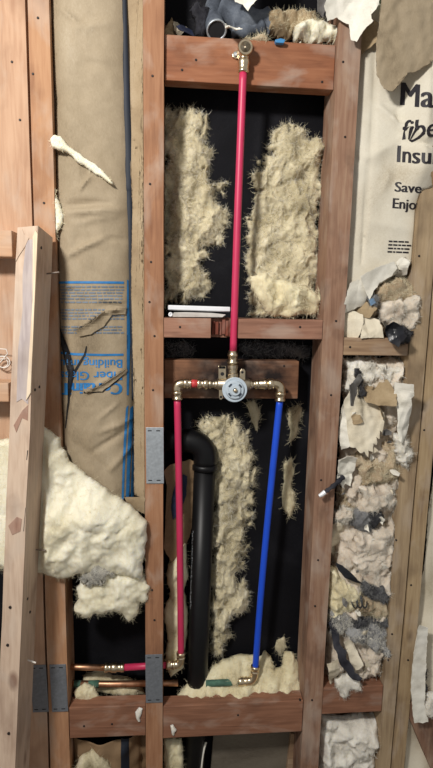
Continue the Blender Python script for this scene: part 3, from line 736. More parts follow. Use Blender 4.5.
# white enamel channel lying on the notched board
root = thing('metal_channel', P(197, 312, .03), 'white metal channel lying on the notched board', 'channel')
a, b = P(168, 305, .030), P(229.5, 311, .030)
x0, x1, zt_, zb_ = a.x, b.x, a.z, b.z
prof = [(.022, zt_), (.020, zt_ - .003), (.020, zb_ + .002), (.023, zb_), (.060, zb_), (.060, zb_ + .0015), (.0235, zb_ + .0015), (.0215, zb_ + .003), (.0215, zt_ - .0035), (.0235, zt_ - .0015), (.05, zt_ - .0015), (.05, zt_)]
obj('channel', prism([(x0, y, z) for y, z in prof], (x1 - x0, 0, -.002)), M['white_metal'], root)
a, b = P(172, 312.5, .012), P(226, 317.8, .012)
tag(obj('shim', prism([(a.x, .012, b.z), (a.x + .004, .010, a.z), (a.x + .03, .011, a.z + .001), (b.x - .03, .012, a.z), (b.x, .014, (a.z + b.z) / 2 + .002), (b.x - .008, .013, b.z + .001)], (0, .05, 0), .0006), M['white_shim'], None, False, True), 'thin off-white shim under the white channel', 'shim')
p = P(170.5, 314.5, .008)
tag(obj('screw_cap', lathe(p + Vector((0, .02, 0)), (0, -1, 0), [(0, .005), (.018, .005), (.019, .0044), (.019, .002), (.016, .0018)], 14), M['white_metal'], None, True, True), 'small white round cap at the left end of the channel', 'cap')

# ------------------------------------------------------------------ lettering
def lettering(body, origin, ux, vy, yfun, mat, parent, bold=0.0, off=.0012, shear=0.0, sp=.006, label=None, name='lettering'):
    """origin: pixel of the baseline start; ux: pixel vector per text unit; vy: pixel vector per text unit upwards"""
    cu = bpy.data.curves.new('t', 'FONT'); cu.body = body; cu.size = 1.0; cu.offset = 0.0; cu.shear = shear; cu.resolution_u = 3; cu.space_character = 1.0
    ob = bpy.data.objects.new('t', cu); COL.objects.link(ob); bpy.context.view_layer.update()
    me = bpy.data.meshes.new_from_object(ob.evaluated_get(bpy.context.evaluated_depsgraph_get()))
    bpy.data.objects.remove(ob); bpy.data.curves.remove(cu)
    bm = bmesh.new()
    for dx in ((-1.6 * bold, 0, 1.6 * bold) if bold else (0,)):
        me.transform(Matrix.Translation((dx, 0, 0))); bm.from_mesh(me); me.transform(Matrix.Translation((-dx, 0, 0)))
    bpy.data.meshes.remove(me)
    for v in bm.verts:
        px = origin[0] + v.co.x * ux[0] + v.co.y * vy[0]; py = origin[1] + v.co.x * ux[1] + v.co.y * vy[1]
        q = P(px, py, 0)
        for _ in range(3): q = P(px, py, yfun(q.x, q.z))
        v.co = q
    bmesh.ops.triangulate(bm, faces=bm.faces[:]); grid_cut(bm, sp)
    for v in bm.verts: v.co.y = yfun(v.co.x, v.co.z) - off
    bmesh.ops.triangulate(bm, faces=bm.faces[:])
    for f in bm.faces: f.normal_update()
    bmesh.ops.reverse_faces(bm, faces=[f for f in bm.faces if f.normal.y > 0])
    me = bpy.data.meshes.new(name); bm.to_mesh(me); bm.free()
    o = link(name, me, mat, parent)
    if label: o['label'] = label
    return o
def ink(polys, yfun, mat, parent, name, off=.0012, sp=.006, label=None):
    """flat printed marks given as pixel polygons, laid on a sheet"""
    bm = bmesh.new()
    for pg in polys:
        vs_ = []
        for px, py in pg:
            q = P(px, py, 0)
            for _ in range(3): q = P(px, py, yfun(q.x, q.z))
            vs_.append(bm.verts.new((q.x, 0, q.z)))
        bm.faces.new(vs_)
    bmesh.ops.triangulate(bm, faces=bm.faces[:], ngon_method='EAR_CLIP'); grid_cut(bm, sp)
    for v in bm.verts: v.co.y = yfun(v.co.x, v.co.z) - off
    bmesh.ops.triangulate(bm, faces=bm.faces[:])
    for f in bm.faces: f.normal_update()
    bmesh.ops.reverse_faces(bm, faces=[f for f in bm.faces if f.normal.y > 0])
    me = bpy.data.meshes.new(name); bm.to_mesh(me); bm.free()
    o = link(name, me, mat, parent)
    if label: o['label'] = label
    return o

# ------------------------------------------------------------------ left bay: kraft-faced batt
xL, xR = P(51, 250, .01).x, P(133, 250, .01).x; xc, hw = (xL + xR) / 2, (xR - xL) / 2
def creases(lines):
    """fold lines in pixels -> ridge height function"""
    L_ = []
    for (a, b, wd, h) in lines:
        p, q = P(*a, 0), P(*b, 0); L_.append((np.array((p.x, p.z)), np.array((q.x, q.z)), wd, h))
    def f(x, z):
        y = 0.0; pt_ = np.array((x, z))
        for a, b, wd, h in L_:
            ab = b - a; t = min(1, max(0, float((pt_ - a) @ ab / (ab @ ab)))); r = pt_ - (a + t * ab); d = math.hypot(r[0], r[1])
            if d < wd:
                s = 1 - d / wd; y += h * s * s * (.35 + .65 * math.sin(math.pi * min(1, max(0, t * .9 + .05))))
        return y
    return f
cr = creases([((64, 205), (108, 203), .016, .007), ((66, 212), (120, 210), .02, -.008), ((80, 190), (90, 176), .008, -.005), ((66, 256), (104, 238), .012, -.007), ((104, 238), (124, 240), .010, .004),
              ((72, 224), (116, 216), .01, -.003), ((100, 300), (122, 302), .012, -.006), ((78, 328), (104, 312), .014, -.010), ((104, 312), (126, 308), .010, -.006), ((58, 330), (74, 372), .010, .007),
              ((74, 372), (66, 420), .010, .007), ((86, 392), (124, 370), .010, -.007), ((100, 432), (134, 420), .012, -.006), ((92, 452), (128, 430), .012, .006), ((110, 470), (140, 440), .014, -.006), ((98, 420), (120, 402), .008, -.004),
              ((70, 30), (110, 24), .02, -.004), ((60, 8), (76, 22), .012, -.005), ((84, 62), (118, 70), .02, .003)])
def kraft_y(x, z):
    u = max(-1, min(1, (x - xc) / hw)); e = (1 - abs(u) ** 3.2)
    n = noise.noise(Vector((x * 9, 4.4, z * 5))) * .006 + (1 - 2 * abs(noise.noise(Vector((x * 20 + z * 7, 1.4, z * 13))))) * .0035 + noise.noise(Vector((x * 30, 1.4, z * 16))) * .0028 + noise.turbulence(Vector((x * 22, 2, z * 22)), 3, True) * .003
    return .045 - .047 * e ** .8 + (n + 1.7 * cr(x, z)) * (.3 + .7 * e)
root = thing('insulation_batt', P(95, 500, .03), 'brown kraft-faced insulation batt with blue printing', 'insulation')
ko = [(49, -190), (126, -190), (128, -40), (131, 150), (133, 250), (134, 330), (134, 400), (138, 450), (143, 495), (120, 499), (104, 487), (88, 476), (72, 462), (62, 444), (57, 420), (55, 330), (60, 318), (55, 250), (62, 214), (55, 190), (52, 140), (50, 60)]
sheet('kraft_facing', None, None, ko, .01, M['kraft'], yfun=kraft_y, sp=.006, parent=root, smooth=True, edge=.001, thick=.001)
# the wool filling behind the facing
zf = P(90, 470, .05).z; bm = box((max(eBr(zf), eBr(2.2)) + .002, .052, zf), (min(eCl(zf), eCl(2.2)) - .002, .106, 2.2), .004); tag(obj('wool_filling', bm, M['wool_cream'], root), 'cream wool filling')
# flange of lighter paper stapled to the stud side
def flange_y(x, z):
    u = (x - P(124, 250, .02).x) / .05; return .030 - .026 * max(0, min(1.2, u)) + noise.noise(Vector((x * 40, 9, z * 9))) * .004
sheet('paper_flange', None, None, [(119, -190), (142.5, -190), (143.5, -40), (144.5, 60), (144.5, 120), (143, 160), (140, 185), (144, 220), (145, 300), (145, 400), (146, 498), (134, 496), (134, 400), (131, 300), (132, 200), (128, 120), (124, 40)], .012, M['kraft_light'], yfun=flange_y, sp=.008, parent=root, smooth=True, thick=.001, part_label='lighter paper flange along the stud')
# blue printed fold, its shade painted as navy, between the facing and the flange
def strip(name, ctr, mat, lift, label=None, flat=.55):
    bm = bmesh.new(); pts = []
    for px, py, wpx in ctr:
        q = P(px, py, .0); 
        for _ in range(3): q = P(px, py, kraft_y(q.x, q.z) - lift)
        pts.append((q, wpx * PX * .5))
    sm = []
    for (a, ra), (b, rb) in zip(pts, pts[1:]):
        for k in range(8): sm.append((a.lerp(b, k / 8), ra + (rb - ra) * k / 8))
    sm.append(pts[-1]); rings = []
    for p_, r in sm: rings.append([bm.verts.new(p_ + Vector((math.cos(a) * r, math.sin(a) * r * flat, 0))) for a in [2 * math.pi * k / 12 for k in range(12)]])
    for a, b in zip(rings, rings[1:]):
        for k in range(12): bm.faces.new((a[k], a[(k + 1) % 12], b[(k + 1) % 12], b[k]))
    bm.faces.new(rings[0][::-1]); bm.faces.new(rings[-1])
    o = obj(name, bm, mat, root, True)
    if label: o['label'] = label
    return o
strip('folded_edge', [(121, -180, 4), (123.5, -30, 4), (125, 30, 5), (126.2, 100, 7.5), (128.2, 150, 9), (129, 189, 10), (129.2, 192, 8.5), (130.4, 250, 7), (131.6, 320, 6.5), (132.6, 360, 5.5), (132.6, 400, 3)], M['print_shaded_blue'], .001, 'blue folded edge of the facing, its shade painted in as navy')
for x0, w_ in ((122.6, 2.2), (126.8, 3.4), (131.6, 3.0)):
    ink([[(x0 + 3.5, 408), (x0 + 3.5 + w_, 405), (x0 + w_ + 1.6, 440), (x0 + w_, 470), (x0 + w_ - 1, 499.5), (x0 - 1, 499), (x0, 470), (x0 + 1.2, 440)]], kraft_y, M['print_blue'], root, 'blue_stripe')
ink([[(127, 280), (128.5, 280), (130.5, 340), (128.8, 395), (126.8, 395), (128.2, 340)]], kraft_y, M['print_blue'], root, 'blue_stripe')
ink([[(58, 281.5), (124, 281.5), (124, 283.8), (58, 283.8)]], kraft_y, M['print_blue'], root, 'blue_rule')
ink([[(58, 351), (123.5, 353.5), (123.5, 355.6), (58, 353.4)]], kraft_y, M['print_blue'], root, 'blue_rule')
rnd = random.Random(3); dashes = []
for y in [286, 289, 292, 295, 298, 301.5] + [309, 312, 315, 318] + [326, 329, 332]:
    x = 60 + rnd.uniform(0, 2)
    while x < 122:
        l = rnd.uniform(2, 7); dashes.append([(x, y), (min(x + l, 124), y), (min(x + l, 124), y + 1.55), (x, y + 1.55)]); x += l + rnd.uniform(.6, 1.3)
ink(dashes, kraft_y, M['print_bluegrey'], root, 'fine_print', label='rows of tiny blue-grey print')
# print is upside down on the facing
lettering('Building Insulation', (123, 359.5), (-12.6, 0), (0, 12.0), kraft_y, M['print_blue'], root, .012, label='upside-down blue lettering')
lettering('Fiber Glass', (123, 371.5), (-14.2, 0), (0, 12.4), kraft_y, M['print_blue'], root, .012, label='upside-down blue lettering')
lettering('CertainTeed', (122.5, 383), (-16.8, 0), (0, 16.5), kraft_y, M['print_blue'], root, .03, label='upside-down blue lettering')
# torn lips in the facing
lipd = lambda x, z: kraft_y(x, z) - .003
sheet('torn_lip', None, None, [(76, 331), (92, 323), (103, 312), (108, 305), (126, 307), (125, 314), (112, 315), (104, 326), (92, 334), (80, 336)], .0, M['kraft'], yfun=lambda x, z: kraft_y(x, z) - .005, sp=.006, parent=root)
sheet('torn_lip', None, None, [(84, 389), (100, 386), (114, 377), (126, 369), (127, 372), (116, 381), (102, 391), (86, 392)], .0, M['kraft'], yfun=lambda x, z: kraft_y(x, z) - .004, sp=.006, parent=root)
for pg in ([(56, 320), (58, 322), (70, 352), (75, 372), (72, 385), (68, 412), (66, 428), (65, 428), (67.2, 405), (71.3, 384), (73.8, 372), (68.6, 353)], [(74, 371), (84, 354), (86, 346), (87, 346), (86, 355), (75, 374)], [(84, 391.5), (102, 390), (116, 380), (127, 370.5), (127, 371.6), (117, 382), (103, 392), (84, 393)]):
    ink([pg], kraft_y, M['slot'], root, 'tear', .0016)
fluff('wool_strip', 'cream strip of wool hanging out of a tear in the brown batt', 'wool', [(51, 139), (55, 135), (62, 137), (70, 147), (80, 154), (96, 165), (108, 175), (115, 185), (110, 184), (92, 172), (76, 161), (66, 152), (52, 148)], -.002, .010, M['wool_yellow'], M['fib_cream'], 90, R=.008, rough=.004, sp=.0025, edge=.0025, fl=.006, dyx=.03)
fluff('wool_strip', 'pale yellow wool sliver squeezed between orange stud and brown batt', 'wool', [(52, 186), (56, 196), (61, 206), (64, 215), (61, 226), (57, 232), (54, 240), (52.5, 222)], .008, .012, M['wool_yellow'], M['fib_cream'], 200, R=.01, rough=.004, sp=.003, edge=.002, fl=.008)

# big torn end of the batt
def pressed(v):
    t = (v.z - pfl.z) / ax.z; e = lean_pt(W2, DP, t)
    k = min(1, max(0, (e.x + .016 - v.x) / .012)); lim = e.y + .002
    if v.y < lim: v.y += (lim - v.y) * k
    return v
fluff('wool_mass', 'large pale yellow wool mass bulging behind the leaning timber', 'wool',
      [(-14, 442), (0, 440), (20, 436), (36, 424), (50, 429), (60, 440), (69, 460), (86, 474), (105, 487), (118, 497), (131, 504), (146, 520), (147, 540), (143, 556), (142, 578), (120, 574), (100, 570), (80, 573), (60, 577), (40, 572), (20, 570), (-14, 566)],
      -.009, .050, M['wool_yellow'], M['fib_cream'], 7000, R=.075, rough=.010, edge=.003, fl=.012, fw=.0004, lift=.2, post=pressed)
fluff('wool_flap', 'ragged pale wool flap hanging below the large wool mass', 'wool',
      [(80, 566), (95, 562), (120, 566), (140, 566), (152, 584), (149, 598), (140, 600), (138, 614), (129, 622), (120, 611), (100, 611), (86, 614), (75, 607), (80, 595), (76, 586), (84, 580)],
      .012, .035, M['wool_yellow'], M['fib_cream'], 2600, R=.03, rough=.010, edge=.006, fl=.012, fw=.0004)
fluff('hollow_shade', 'grey patch painting the shaded hollow between the wool mass and its flap', 'wool', [(83, 566), (90, 558), (104, 554), (115, 560), (112, 574), (100, 584), (88, 586), (82, 578)], -.026, .006, M['wool_hollow_shade'], M['fib_white'], 500, R=.03, rough=.008, sp=.003, edge=.004, fl=.012, fw=.0005, wisp=.02)  # grey wool laid in to paint the shade of the hollow
sheet('paper_scrap', 'brown kraft corner hanging beside the bright nail plate', 'paper', [(124, 498), (145, 496), (146, 516), (138, 512), (128, 506)], .0, M['kraft_light'], amp=.006, sp=.006)

# ------------------------------------------------------------------ centre bay wool
YW = .110
TW = (('fib_white', 2200, 50), ('fib_shade', 1200, 90))
fluff('wool_tuft', 'tall tan wool tuft on black felt left of the red riser', 'wool',
      [(161, 112), (178, 109), (188, 113), (198, 109), (208, 112), (210, 122), (207, 135), (212, 150), (206, 160), (214, 178), (226, 181), (221, 198), (229, 230), (220, 243), (208, 244), (204, 260), (203, 272), (211, 268), (208, 288), (196, 301), (161, 305)],
      YW, .016, M['wool_tan'], M['fib_tan'], 9000, R=.03, rough=.019, sp=.003, edge=.009, fl=.013, fw=.0005, wisp=.030, curl=2.2, second=TW)
fluff('wool_tuft', 'tall tan wool tuft on black felt right of the red riser', 'wool',
      [(276, 129), (290, 125), (304, 133), (316, 140), (324, 152), (322, 200), (320, 250), (318, 290), (316, 316), (290, 318), (262, 318), (248, 316), (250, 290), (246, 260), (251, 232), (246, 216), (256, 190), (253, 176), (262, 160), (269, 156), (271, 140)],
      YW, .030, M['wool_tan'], M['fib_tan'], 10000, R=.035, rough=.021, sp=.003, edge=.008, fl=.013, fw=.0005, wisp=.022, curl=2.2, second=TW)
fluff('wool_lump', 'pale wool lump on the right end of the notched board', 'wool',
      [(250, 276), (262, 272), (276, 280), (292, 282), (306, 286), (318, 296), (326, 291), (322, 306), (316, 316), (304, 313), (292, 317), (274, 317), (264, 310), (256, 296)],
      .05, .035, M['wool_cream'], M['fib_cream'], 1200, R=.03, rough=.016, edge=.005, fl=.014, lump=.012)
fluff('wool_tuft', 'tan wool tuft on black felt between drain and blue pipe', 'wool',
      [(196, 424), (206, 417), (220, 415), (236, 420), (246, 432), (250, 450), (255, 474), (253, 500), (251, 520), (247, 545), (239, 574), (246, 590), (244, 608), (232, 624), (224, 648), (215, 656), (211, 640), (210, 560), (213, 470), (205, 445)],
      YW, .024, M['wool_tan'], M['fib_tan'], 8000, R=.03, rough=.019, sp=.003, edge=.007, fl=.014, fw=.0005, wisp=.028, curl=2.0, second=TW)
fluff('wool_tuft', 'small wool wisp just below the scorched board right end', 'wool', [(288, 410), (297, 404), (302, 408), (300, 420), (295, 438), (290, 442), (289, 428)], YW, .012, M['wool_tan'], M['fib_tan'], 260, R=.015, rough=.006, sp=.003, edge=.003, fl=.014)
fluff('wool_tuft', 'slender wool wisp on black felt right of the blue pipe', 'wool', [(284, 464), (292, 457), (294, 470), (291, 484), (296, 502), (291, 518), (284, 510), (281, 498), (284, 482)], YW, .012, M['wool_cream'], M['fib_cream'], 320, R=.015, rough=.006, sp=.003, edge=.003, fl=.016)
fluff('wool_tuft', 'faint wool wisp right below the round valve guard', 'wool', [(246, 402), (254, 400), (260, 410), (258, 424), (256, 432), (251, 418)], YW, .008, M['wool_tan'], M['fib_tan'], 200, R=.015, rough=.005, sp=.003, edge=.003, fl=.014)
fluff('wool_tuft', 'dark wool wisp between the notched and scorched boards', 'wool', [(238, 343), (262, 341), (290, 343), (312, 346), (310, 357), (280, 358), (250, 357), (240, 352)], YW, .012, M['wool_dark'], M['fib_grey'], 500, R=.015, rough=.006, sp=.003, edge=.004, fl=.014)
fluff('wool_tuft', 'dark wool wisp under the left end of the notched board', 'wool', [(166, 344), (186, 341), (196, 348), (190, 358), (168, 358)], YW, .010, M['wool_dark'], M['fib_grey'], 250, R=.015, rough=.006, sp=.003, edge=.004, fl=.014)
fluff('wool_tuft', 'tiny wool speck low on the felt right of the blue pipe', 'wool', [(276, 640), (284, 636), (287, 646), (281, 655), (275, 650)], YW, .006, M['wool_tan'], M['fib_tan'], 120, R=.012, rough=.004, sp=.003, edge=.003, fl=.014)
fluff('wool_heap', 'cream wool heap on the cross board around the blue pipe elbow', 'wool',
      [(177, 692), (186, 684), (200, 677), (212, 672), (226, 666), (244, 662), (262, 664), (268, 660), (274, 666), (276, 674), (284, 670), (286, 661), (296, 660), (302, 672), (304, 688), (297, 696), (291, 706), (284, 702), (281, 695), (262, 693), (238, 695), (216, 697), (198, 700), (182, 701), (175, 697)],
      .062, .028, M['wool_cream'], M['fib_cream'], 2600, R=.03, rough=.009, edge=.004, fl=.012, lump=.026, lumpf=34, dyz=.6)
# paper and wool behind the hot pipe
sheet('paper_scrap', 'brown kraft strip left of the black drain pipe', 'paper', [(164, 468), (170, 462), (190, 459), (196, 463), (194, 486), (195, 500), (196, 516), (188, 528), (190, 536), (182, 556), (172, 562), (164, 545), (166, 520), (171, 500)], .066, M['kraft_dark'], amp=.016, folds=8, dyx=.25)
fluff('wool_strip', 'wavy cream wool strip behind the lower red hot pipe', 'wool', [(170, 560), (178, 548), (186, 540), (187, 556), (188, 575), (184, 590), (188, 606), (188, 622), (186, 640), (184, 664), (170, 676), (164, 660), (168, 640), (163, 610), (170, 595), (166, 575)], .078, .022, M['wool_cream'], M['fib_cream'], 500, R=.02, rough=.006, edge=.003, fl=.012)
sheet('paper_scrap', 'dark blue printed paper strip beside the upper red hot pipe', 'paper', [(170, 500), (175, 486), (183, 474), (187, 476), (186, 496), (180, 512), (173, 520)], .052, M['cloth_navy'], amp=.006)

# below and around the copper pipes
fluff('wool_lump', 'cream wool lump left under the green copper pipe', 'wool', [(74, 690), (84, 682), (94, 686), (99, 694), (94, 704), (82, 709), (76, 706)], .045, .018, M['wool_cream'], M['fib_cream'], 260, R=.02, rough=.006, sp=.003, edge=.002, fl=.010)
fluff('wool_lump', 'wool roll behind the green copper pipe at lower left', 'wool', [(82, 674), (98, 670), (112, 674), (126, 676), (140, 682), (146, 694), (120, 692), (100, 690), (86, 688)], .085, .022, M['wool_tan'], M['fib_tan'], 400, R=.02, rough=.010, edge=.003, fl=.010)
# drips of plaster on the sill
for lab, pg in (('white plaster drip at the right end of the dusty board', [(135, 712), (139, 707), (143, 708), (142, 713), (140, 718), (141, 722), (138, 722), (136, 718)]), ('white plaster drip on the heap board beside the stud', [(170, 725), (173, 724), (177, 730), (175, 732), (174, 736), (172, 735)])):
    fluff('plaster_drip', lab, 'plaster', pg, .001, .004, M['wool_white'], None, 0, R=.006, rough=.002, sp=.002, edge=.001)
def low_y(x, z): 
    c = P(104, 768, .03); u = (x - c.x) / .09; return .075 - .055 * max(0, 1 - u * u) ** .5 + noise.noise(Vector((x * 25, 6, z * 25))) * .012
sheet('insulation_batt', 'lower brown kraft batt under the dusty board', 'insulation', [(70, 737), (146, 737), (147, 830), (70, 830)], .04, M['kraft_dark'], yfun=low_y, sp=.008, smooth=True, edge=0)
root = bpy.data.objects[-1] if False else None
lb = [o for o in COL.objects if o.get('label', '').startswith('lower brown kraft')][0]
ink([[(121, 738), (129, 738), (129.5, 800), (121.5, 800)]], low_y, M['print_shaded_blue'], lb, 'blue_stripe')
fluff('wool_lump', 'grey-tan wool lump at the bottom edge of the left bay', 'wool', [(74, 772), (80, 756), (92, 748), (104, 754), (112, 768), (114, 790), (74, 792)], .02, .018, M['wool_tan'], M['fib_tan'], 500, R=.02, rough=.008, edge=.004)
fluff('wool_strip', 'pale wool strip left of the drain under the cross board', 'wool', [(163, 736), (182, 738), (184, 760), (180, 800), (164, 800)], .06, .018, M['wool_cream'], M['fib_cream'], 300, R=.02, rough=.008, edge=.003)
p0, p1 = P(209, 734, .095), P(290, 800, .095)
tag(obj('weathered_board', prism([(p0.x, .095, p1.z), (p1.x, .095, p1.z), (p1.x, .093, p0.z), (p0.x + .012, .095, p0.z)], (0, .012, 0), .001), M['grey_board'], None, False, True), 'grey weathered board below the cross board', 'board')
p0, p1 = P(291, 734, .08), P(304, 800, .08)
tag(obj('tan_batten', prism([(p0.x - .012, .08, p1.z), (p1.x - .010, .08, p1.z), (p1.x, .08, p0.z), (p0.x, .08, p0.z)], (0, .02, 0), .001), M['block_pale'], None, False, True), 'narrow tan batten below the cross board beside the stud', 'batten')
tag(obj('white_strip', tube([P(206, 742, .06), P(203, 752, .055), P(201, 770, .05), P(200, 800, .05)], .003, 8, smooth_path=2), M['paper_white'], None, True, True), 'thin white curved strip beside the drain at the bottom', 'strip')

# ------------------------------------------------------------------ right bay: white-faced batt
crr = creases([((379, 40), (378, 100), .010, .010), ((378, 100), (372, 170), .008, .009), ((372, 170), (365, 262), .008, .008), ((378, 100), (396, 118), .014, -.010), ((396, 118), (420, 140), .016, -.014), ((360, 162), (400, 140), .03, -.006), ((352, 150), (372, 164), .02, .006),
               ((400, 108), (404, 126), .012, .008), ((404, 140), (426, 150), .012, .010), ((372, 220), (412, 230), .03, -.005), ((386, 190), (392, 170), .012, -.003)])
xf0, xf1 = P(346, 150, .02).x, P(440, 150, .02).x
sst = lambda t: (lambda q: q * q * (3 - 2 * q))(min(1, max(0, t)))
xq0, xq1, zq0, zq1 = P(398, 150, 0).x, P(421, 150, 0).x, P(420, 215, 0).z, P(420, 165, 0).z
def face_y(x, z):
    u = max(-1, min(1, (x - (xf0 + xf1) / 2) / ((xf1 - xf0) / 2)))
    return .045 - .030 * (1 - u * u) ** .5 - .050 * sst((x - xq0) / (xq1 - xq0)) * sst((z - zq0) / (zq1 - zq0)) + crr(x, z) + noise.noise(Vector((x * 10, 8.8, z * 6))) * .006 + noise.noise(Vector((x * 30, 3.8, z * 22))) * .002
root = thing('insulation_batt', P(385, 285, .03), 'white-faced insulation batt with black lettering', 'insulation')
sheet('paper_facing', None, None, [(366, -190), (458, -190), (450, -40), (444, 60), (436, 100), (433, 140), (431, 170), (428, 190), (424, 250), (418, 262), (404, 258), (398, 272), (370, 290), (346, 292), (345, 262), (350, 200), (355, 120)], .02, M['facing'], yfun=face_y, sp=.006, parent=root, smooth=True, thick=.001)
zf = P(380, 270, .09).z; bm = box((max(eDr(zf), eDr(2.2)) + .002, .070, zf), (min(eEl(zf), eEl(2.2)) - .002, .108, 2.2), .004); obj('wool_filling', bm, M['wool_white'], root)
lettering('Man', (398.5, 105), (28.5, 2.2), (1.6, -33), face_y, M['print_black'], root, .020, label='black lettering')
lettering('fiber', (400.5, 140), (25, -2.6), (2.5, -28), face_y, M['print_black'], root, .014, shear=.08, label='creased black lettering')
lettering('Insul', (395.5, 162), (22, 1.2), (1.2, -24), face_y, M['print_black'], root, .020, label='black lettering')
lettering('Save', (394, 191.5), (15.2, 1.0), (1.0, -14), face_y, M['print_black'], root, .020, label='black lettering')
lettering('Enjoy', (391.5, 208), (13.8, 1.0), (1.0, -14.5), face_y, M['print_black'], root, .020, label='black lettering')
rnd = random.Random(11); dashes = []
for k, y in enumerate((240.5, 244, 247.5, 251)):
    x = 388.5 - k * .4
    while x < 408 - k * 1.5:
        l = rnd.uniform(2, 6); dashes.append([(x, y + (x - 388) * .04), (x + l, y + (x + l - 388) * .04), (x + l, y + 1.5 + (x + l - 388) * .04), (x, y + 1.5 + (x - 388) * .04)]); x += l + .8
ink(dashes, face_y, M['print_black'], root, 'fine_print', label='rows of tiny black print')

def scrap(label, pg, yb, mat, **k):
    kw = dict(sp=.0045, edge=.0022, rstep=.004); kw.update(k); kw['amp'] = kw.get('amp', .008) * 2.0; kw.setdefault('folds', 10)
    return sheet('paper_scrap', label, 'paper', pg, yb, M[mat], **kw)
scrap('brown kraft sheet curling over the top of the white batt', [(388, -70), (452, -70), (446, 44), (436, 58), (424, 66), (412, 70), (404, 76), (397, 88), (388, 84), (381, 70), (379, 40), (382, 14)], -.056, 'kraft', amp=.013, folds=8, dyz=-.05, dyx=-.05, smooth=True, sp=.006)
scrap('torn pale paper strip at the upper right edge', [(432, 56), (440, 50), (444, 140), (440, 150), (437, 132), (434, 110), (432, 84), (430, 68)], -.050, 'paper_cream', amp=.010)
scrap('dark frayed paper edge on the white batt at the right', [(432, 104), (437, 100), (438, 190), (434, 192), (431, 172), (430, 150), (431, 120)], -.022, 'kraft_dark', amp=.008)
scrap('white crumpled paper hanging over the top of the red-brown stud', [(330, -14), (380, -14), (377, 8), (370, 16), (372, 22), (364, 30), (358, 40), (353, 36), (352, 20), (346, 16), (340, 12), (330, 16), (326, 4)], -.036, 'paper_white', amp=.010, folds=9)
scrap('tan paper fold right of the stud top', [(362, 26), (374, 20), (378, 26), (376, 44), (362, 54), (360, 44)], .01, 'paper_tan', amp=.010)
tag(obj('green_scrap', prism([P(379, -6, -.002), P(393, -6, -.002), P(391, 3, -.002), P(385, 5, -.002), P(380, 2, -.002)], (0, .006, 0), .001), plain('green_plastic', (96, 142, 112), .5), None, False, True), 'small green scrap at the top of the white batt', 'scrap')

# torn papers and wool above the small block
lay = fluff('wool_layer', 'loose wool filling behind the papers under the short block', 'wool', [(342, 358), (408, 356), (404, 420), (398, 500), (393, 560), (384, 686), (322, 686), (328, 600), (336, 500), (342, 400)], .07, .045, M['wad_pink'], M['fib_white'], 6000, R=.03, rough=.022, edge=.003, fl=.012, lump=.016, lumpf=30)
fluff('wool_layer', 'loose wool filling behind the papers above the short block', 'wool', [(350, 262), (416, 256), (411, 336), (343, 336)], .082, .032, M['wad_tan'], M['fib_cream'], 2000, R=.03, rough=.020, edge=.003, fl=.012, lump=.014, lumpf=30)
RY = .03
scrap('cream paper flap folded diagonally under the white batt', [(360, 276), (378, 267), (397, 261), (400, 268), (394, 276), (382, 282), (376, 290), (370, 300), (365, 288)], -.010, 'paper_white', amp=.004, dyz=.25)
scrap('rolled cream paper beside the stud under the white batt', [(350, 284), (358, 280), (367, 278), (371, 292), (368, 305), (356, 310), (344, 314), (346, 298)], -.010, 'paper_white', amp=.006, curl=-.3)
scrap('cream paper square on the left of the short tan block', [(346, 312), (356, 311), (365, 314), (364, 326), (360, 338), (342, 338)], -.006, 'paper_cream', amp=.006, dyz=.2)
scrap('cream paper wedge in the middle of the short tan block', [(367, 315), (381, 320), (383, 330), (385, 338), (360, 338)], -.006, 'paper_cream', amp=.007, dyz=.2)
scrap('tan paper fold between the rolled paper and paper square', [(350, 304), (366, 302), (374, 308), (368, 318), (354, 316)], .016, 'paper_tan', amp=.006)
scrap('white torn paper edge against the tan stud below fine print', [(400, 254), (409, 250), (413, 258), (410, 268), (412, 274), (404, 276), (399, 272), (402, 264)], -.004, 'paper_white', amp=.012)
def wool(label, pg, yb, bulge, mat, fib, n=500, name='wool_clump', **k):
    kw = dict(R=.018, rough=.016, edge=.006, fl=.010, fw=.0005, sp=.003, wisp=.008); kw.update(k); kw['lump'] = kw.get('lump', 0) * .6; n = int(n * 1.8)
    return fluff(name, label, 'wool', pg, yb, bulge, M[mat], M[fib], n, **kw)
wool('upper tan wool clump beside the tan stud above the short block', [(374, 286), (384, 280), (398, 280), (413, 282), (415, 298), (402, 305), (386, 302), (376, 300)], .03, .030, 'wad_tan', 'fib_tan', 700, lump=.016)
wool('pinkish wool clump on the right end of the short block', [(378, 302), (396, 298), (415, 295), (413, 318), (410, 333), (396, 335), (386, 324), (376, 312)], .026, .038, 'wad_pink', 'fib_white', 800, lump=.018)
wool('small blue-grey lint tuft between cream papers', [(367, 298), (374, 295), (378, 301), (375, 308), (369, 306)], .008, .010, 'wool_grey', 'fib_grey', 200, R=.01, rough=.005, sp=.0025)
tag(obj('blue_scrap', prism([P(369, 299, -.006), P(374, 298, -.006), P(376, 303, -.006), P(371, 306, -.006)], (0, .004, 0), .0008), M['bit_bluegrey'], None, False, True), 'tiny blue scrap in the lint tuft', 'scrap')
scrap('black foil scrap hanging over the short tan block', [(381, 325), (390, 322), (397, 325), (399, 335), (395, 340), (391, 346), (386, 341), (383, 333)], -.008, 'foil_black', amp=.009)
wool('black debris at the right end of the short block', [(396, 330), (404, 327), (410, 332), (409, 341), (402, 344), (397, 340)], -.002, .006, 'wool_dark', 'fib_dark', 300, R=.01, rough=.006, sp=.0025)
